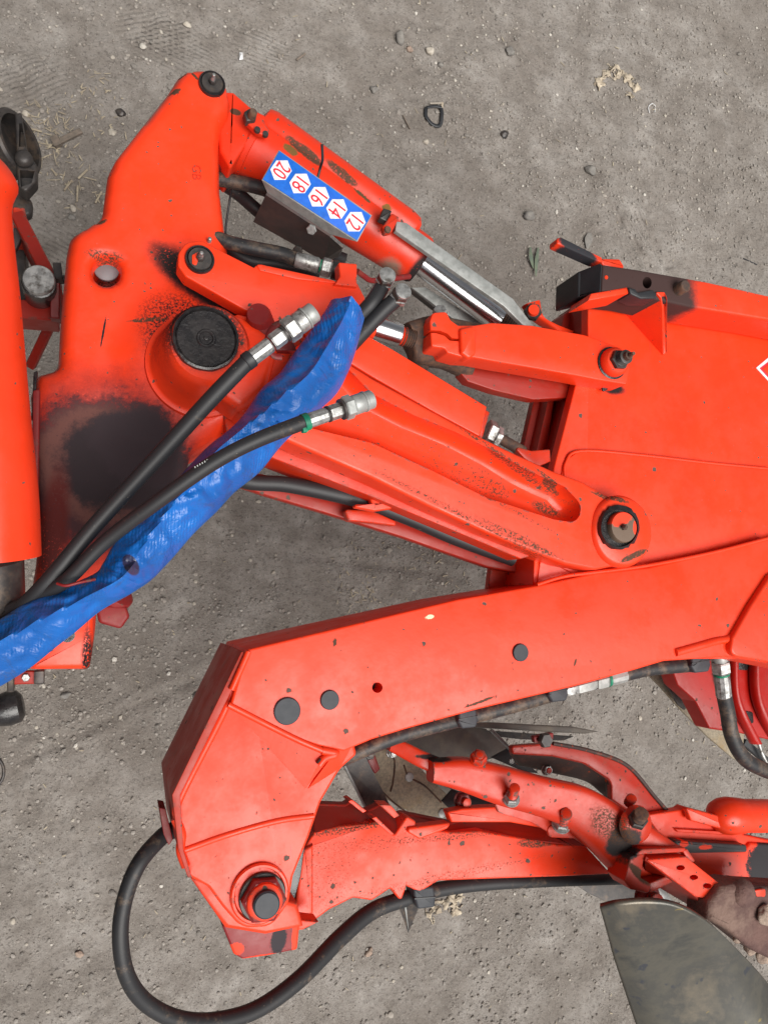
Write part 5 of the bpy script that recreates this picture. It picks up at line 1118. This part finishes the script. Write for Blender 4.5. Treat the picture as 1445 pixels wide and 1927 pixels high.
o = ptube('white_cable', [(1424, 1390, .5), (1434, 1420, .5), (1450, 1450, .5)], 3, M['zinc'], None, n=8); tag(o, 'thin whitish cable below the red drum at the right edge', 'cable')
o = bar('dark_bar', W(1398, 1396, .48), W(1460, 1448, .48), .016, .012, M['black'], None); tag(o, 'black steel bar behind the elbow hose at the right edge', 'bar')

# ================================================================== RIGHT LOWER CLUSTER
rc = thing('pivot_assembly', 'orange pivot with a round-ended tube and flat plates at the right edge', 'pivot', 1350, 1570, .75)
a = W(1352, 1535, .74); b = W(1520, 1535, .74)
lathe('tube', a, b-a, [(-.02, .004), (-.017, .014), (-.008, .025), (.006, .031), (.02, .033), (.05, .031), (.055, .0295), ((b-a).length, .0295)], M['orange_worn'], rc, 40)
prism('flat_plate', [(1215, 1534), (1280, 1524, 4), (1288, 1518, 3), (1330, 1532), (1395, 1552, 3), (1397, 1570, 3), (1440, 1580), (1500, 1590), (1500, 1640), (1400, 1660), (1290, 1600), (1240, 1570)], .735, .02, M['orange'], rc, .003)
prism('flat_plate', [(1290, 1519, 3), (1345, 1533), (1397, 1553, 4), (1396, 1570, 3), (1340, 1556), (1300, 1545)], .755, .012, M['orange_worn'], rc, .003)
prism('raised_fold', [(1270, 1560), (1380, 1566), (1370, 1572), (1275, 1566)], .742, .008, M['orange'], rc, .002)
M['wornbar'] = paint('worn_bar', base=(.05, .048, .05), chips=.3, edge=.3, metal=(.3, .05, .02), dirt=0, stains=[(1290, 1590, .76, 10, 5, 0, 1, ORANGE, .8, .2), (1330, 1596, .76, 14, 4, 5, 1, ORANGE, .8, .2)])
prism('wear_bar', [(1268, 1582, 3), (1300, 1584), (1404, 1590, 4), (1406, 1604, 4), (1300, 1606), (1280, 1602, 3)], .755, .02, M['wornbar'], rc, .003)
M['disc'] = paint('worn_side_paint', chips=.4, edge=.6, stains=[(1460, 1626, .74, 62, 44, 0, 1, (.035, .033, .036), .5, .1)])
prism('worn_side', [(1270, 1604), (1400, 1600), (1412, 1586, 4), (1500, 1592), (1500, 1662), (1400, 1662, 20), (1330, 1650)], .742, .03, M['disc'], rc, .005)
hexn('bolt', W(1353, 1660, .745), UP, .0085, .012, M['zinc'], rc); prism('red_tab', [(1362, 1652, 2), (1380, 1653, 2), (1374, 1668, 2), (1360, 1668)], .76, .01, M['orange'], rc, .002)
# dusty holder
dh = thing('mud_caked_holder', 'brown mud-caked holder with a big bolt head and clay clods at the lower right corner', 'holder', 1400, 1720, .85)
prism('holder', [(1358, 1670, 8), (1385, 1664), (1420, 1668, 6), (1500, 1672), (1500, 1830), (1420, 1792), (1370, 1752, 10), (1332, 1732, 8), (1335, 1700)], .858, .05, M['dusty_brown'], dh, .010, 5)
lathe('bolt_head', W(1394, 1680, .85), UP, [(0, .024), (.008, .022), (.014, .017), (.017, .008)], M['dusty_brown'], dh, 9, 50)
prism('paint_patch', [(1418, 1676, 2), (1440, 1672, 4), (1440, 1688, 4), (1424, 1688, 3)], .8605, .003, M['orange_worn'], dh, .001)
v, f = stone_geo(W(1440, 1722, .865), .016, I3, rnd, .6); finish('clay_lump', v, f, M['clod'], dh, 60)
for x, y, r in ((1390, 1762, 20), (1412, 1778, 24), (1432, 1800, 20)):
    v, f = stone_geo(W(x, y, .84), r*.00065, I3, rnd, .7); finish('clay_lump', v, f, M['clod'], dh, 60)
# big mouldboard
mbd = thing('mouldboard', 'large dark polished steel mouldboard curving out of the lower right corner', 'mouldboard', 1250, 1800, .8)
def board():
    top = catmull([Vector(p) for p in ((1128, 1708, 0), (1160, 1701, 0), (1215, 1697, 0), (1270, 1704, 0), (1330, 1735, 0), (1380, 1780, 0), (1440, 1845, 0), (1500, 1925, 0), (1570, 2030, 0))], 6)
    lf = catmull([Vector(p) for p in ((1128, 1708, 0), (1140, 1750, 0), (1155, 1805, 0), (1175, 1865, 0), (1200, 1940, 0), (1235, 2040, 0))], 6)
    vs = []; nu = len(top); nv = len(lf)
    for j in range(nv):
        v = j/(nv-1)
        for i in range(nu):
            u = i/(nu-1); p = top[i]+(lf[j]-lf[0])*(1-.75*u)
            d = math.hypot(p.x-1240, p.y-1800)/1000
            z = .885-.10*v*(1-u)+.045*math.sin(math.pi*min(1, u*1.25))*(1-.3*v)-.10*max(0, u-.45)**1.5*2*(1-v)
            vs.append(W(p.x, p.y, z))
    fs = [(j*nu+i, j*nu+i+1, (j+1)*nu+i+1, (j+1)*nu+i) for j in range(nv-1) for i in range(nu-1)]
    o = finish('board', vs, fs, M['mould'], mbd, 60); md = o.modifiers.new('s', 'SOLIDIFY'); md.thickness = .007
    if o.data.polygons[0].normal.z > 0: md.offset = -1
    else: md.offset = 1
board()
# steel parts below the leg at right
un = thing('under_plate', 'dark steel plate sloping away under the leg beside the mouldboard', 'steel plate', 1170, 1680, .45)
prism('plate', [(1060, 1650), (1190, 1655), (1200, 1700), (1145, 1700), (1105, 1680)], .45, .006, M['dark_steel'], un, .001)
o = ptube('bent_steel_strip', [(1225, 1668, .6), (1250, 1690, .6), (1262, 1705, .58)], 9, M['galv'], None, n=10, ry=.4); tag(o, 'short bright bent steel strip beneath the drilled bar', 'steel strip')

# ================================================================== TRACTOR the plough hangs on (unseen at left, added to block sky light)
tr = thing('tractor', 'unseen tractor rear with two big ribbed tyres, added left of the plough to block light', 'tractor', -900, 1000, .8)
for sy in (-1, 1):
    cy = .35+sy*.98; cx = -1.55; cz = .86; rw = .27
    ty = lathe('tyre', Vector((cx, cy-rw, cz)), Vector((0, 1, 0)), [(0, .50), (.02, .66), (.06, .78), (.13, .83), (.27, .845), (.41, .83), (.48, .78), (.52, .66), (.54, .50)], M['black'], tr, 64, 50)
    lathe('rim', Vector((cx, cy-rw+.06, cz)), Vector((0, 1, 0)), [(0, .48), (.03, .46), (.06, .30), (.10, .12), (.30, .12), (.36, .30), (.40, .46), (.42, .48)], M['galv'], ty, 40, 40)
    lug0 = None
    for k in range(36):
        a_ = k*math.pi/18; c_ = Vector((cx+math.cos(a_)*.855, cy+(.12 if k % 2 else -.12), cz+math.sin(a_)*.855)); tdir = Vector((-math.sin(a_), 0, math.cos(a_)))
        d_ = (Vector((0, 1 if k % 2 else -1, 0))*.8+tdir*.6).normalized()
        bar('tread_lug', c_-d_*.15, c_+d_*.15, .045, .06, M['black'], ty, .006, up=Vector((math.cos(a_), 0, math.sin(a_))))
def block(name, x0, x1, y0, y1, z0, z1, m, parent, c=.02):
    return bar(name, Vector((x0, (y0+y1)/2, (z0+z1)/2)), Vector((x1, (y0+y1)/2, (z0+z1)/2)), y1-y0, z1-z0, m, parent, c)
block('axle_housing', -1.75, -1.35, -.40, 1.10, .70, 1.0, M['dark_steel'], tr)
block('gearbox', -2.3, -1.0, .10, .60, .55, 1.15, M['dark_steel'], tr, .04)
block('cab_floor', -2.6, -1.05, -.42, 1.12, 1.18, 1.32, M['black'], tr)
block('cab_rear_wall', -1.14, -1.08, -.38, 1.08, 1.32, 1.85, M['brown_steel'], tr, .01)
block('cab_roof', -2.65, -.95, -.45, 1.15, 2.72, 2.90, M['orange'], tr, .05)
for yy in (-.40, 1.05):
    for xx in (-2.55, -1.14): block('cab_post', xx, xx+.06, yy, yy+.06, 1.32, 2.72, M['black'], tr, .01)
M['glass'] = simple('tinted_cab_glass', (.012, .015, .015), (.015, .018, .018), 5, .05, 0, 0)
block('rear_window', -1.12, -1.105, -.34, 1.05, 1.85, 2.72, M['glass'], tr, .003)
for yy in (-.36, 1.075): block('side_window', -2.49, -1.14, yy-.005, yy+.005, 1.34, 2.70, M['glass'], tr, .003)
block('bonnet', -4.1, -2.6, .02, .68, .95, 1.55, M['orange'], tr, .08)
block('lower_link', -1.2, -.42, -.14, -.06, .42, .52, M['dark_steel'], tr, .01); block('lower_link', -1.2, -.42, .76, .84, .42, .52, M['dark_steel'], tr, .01)
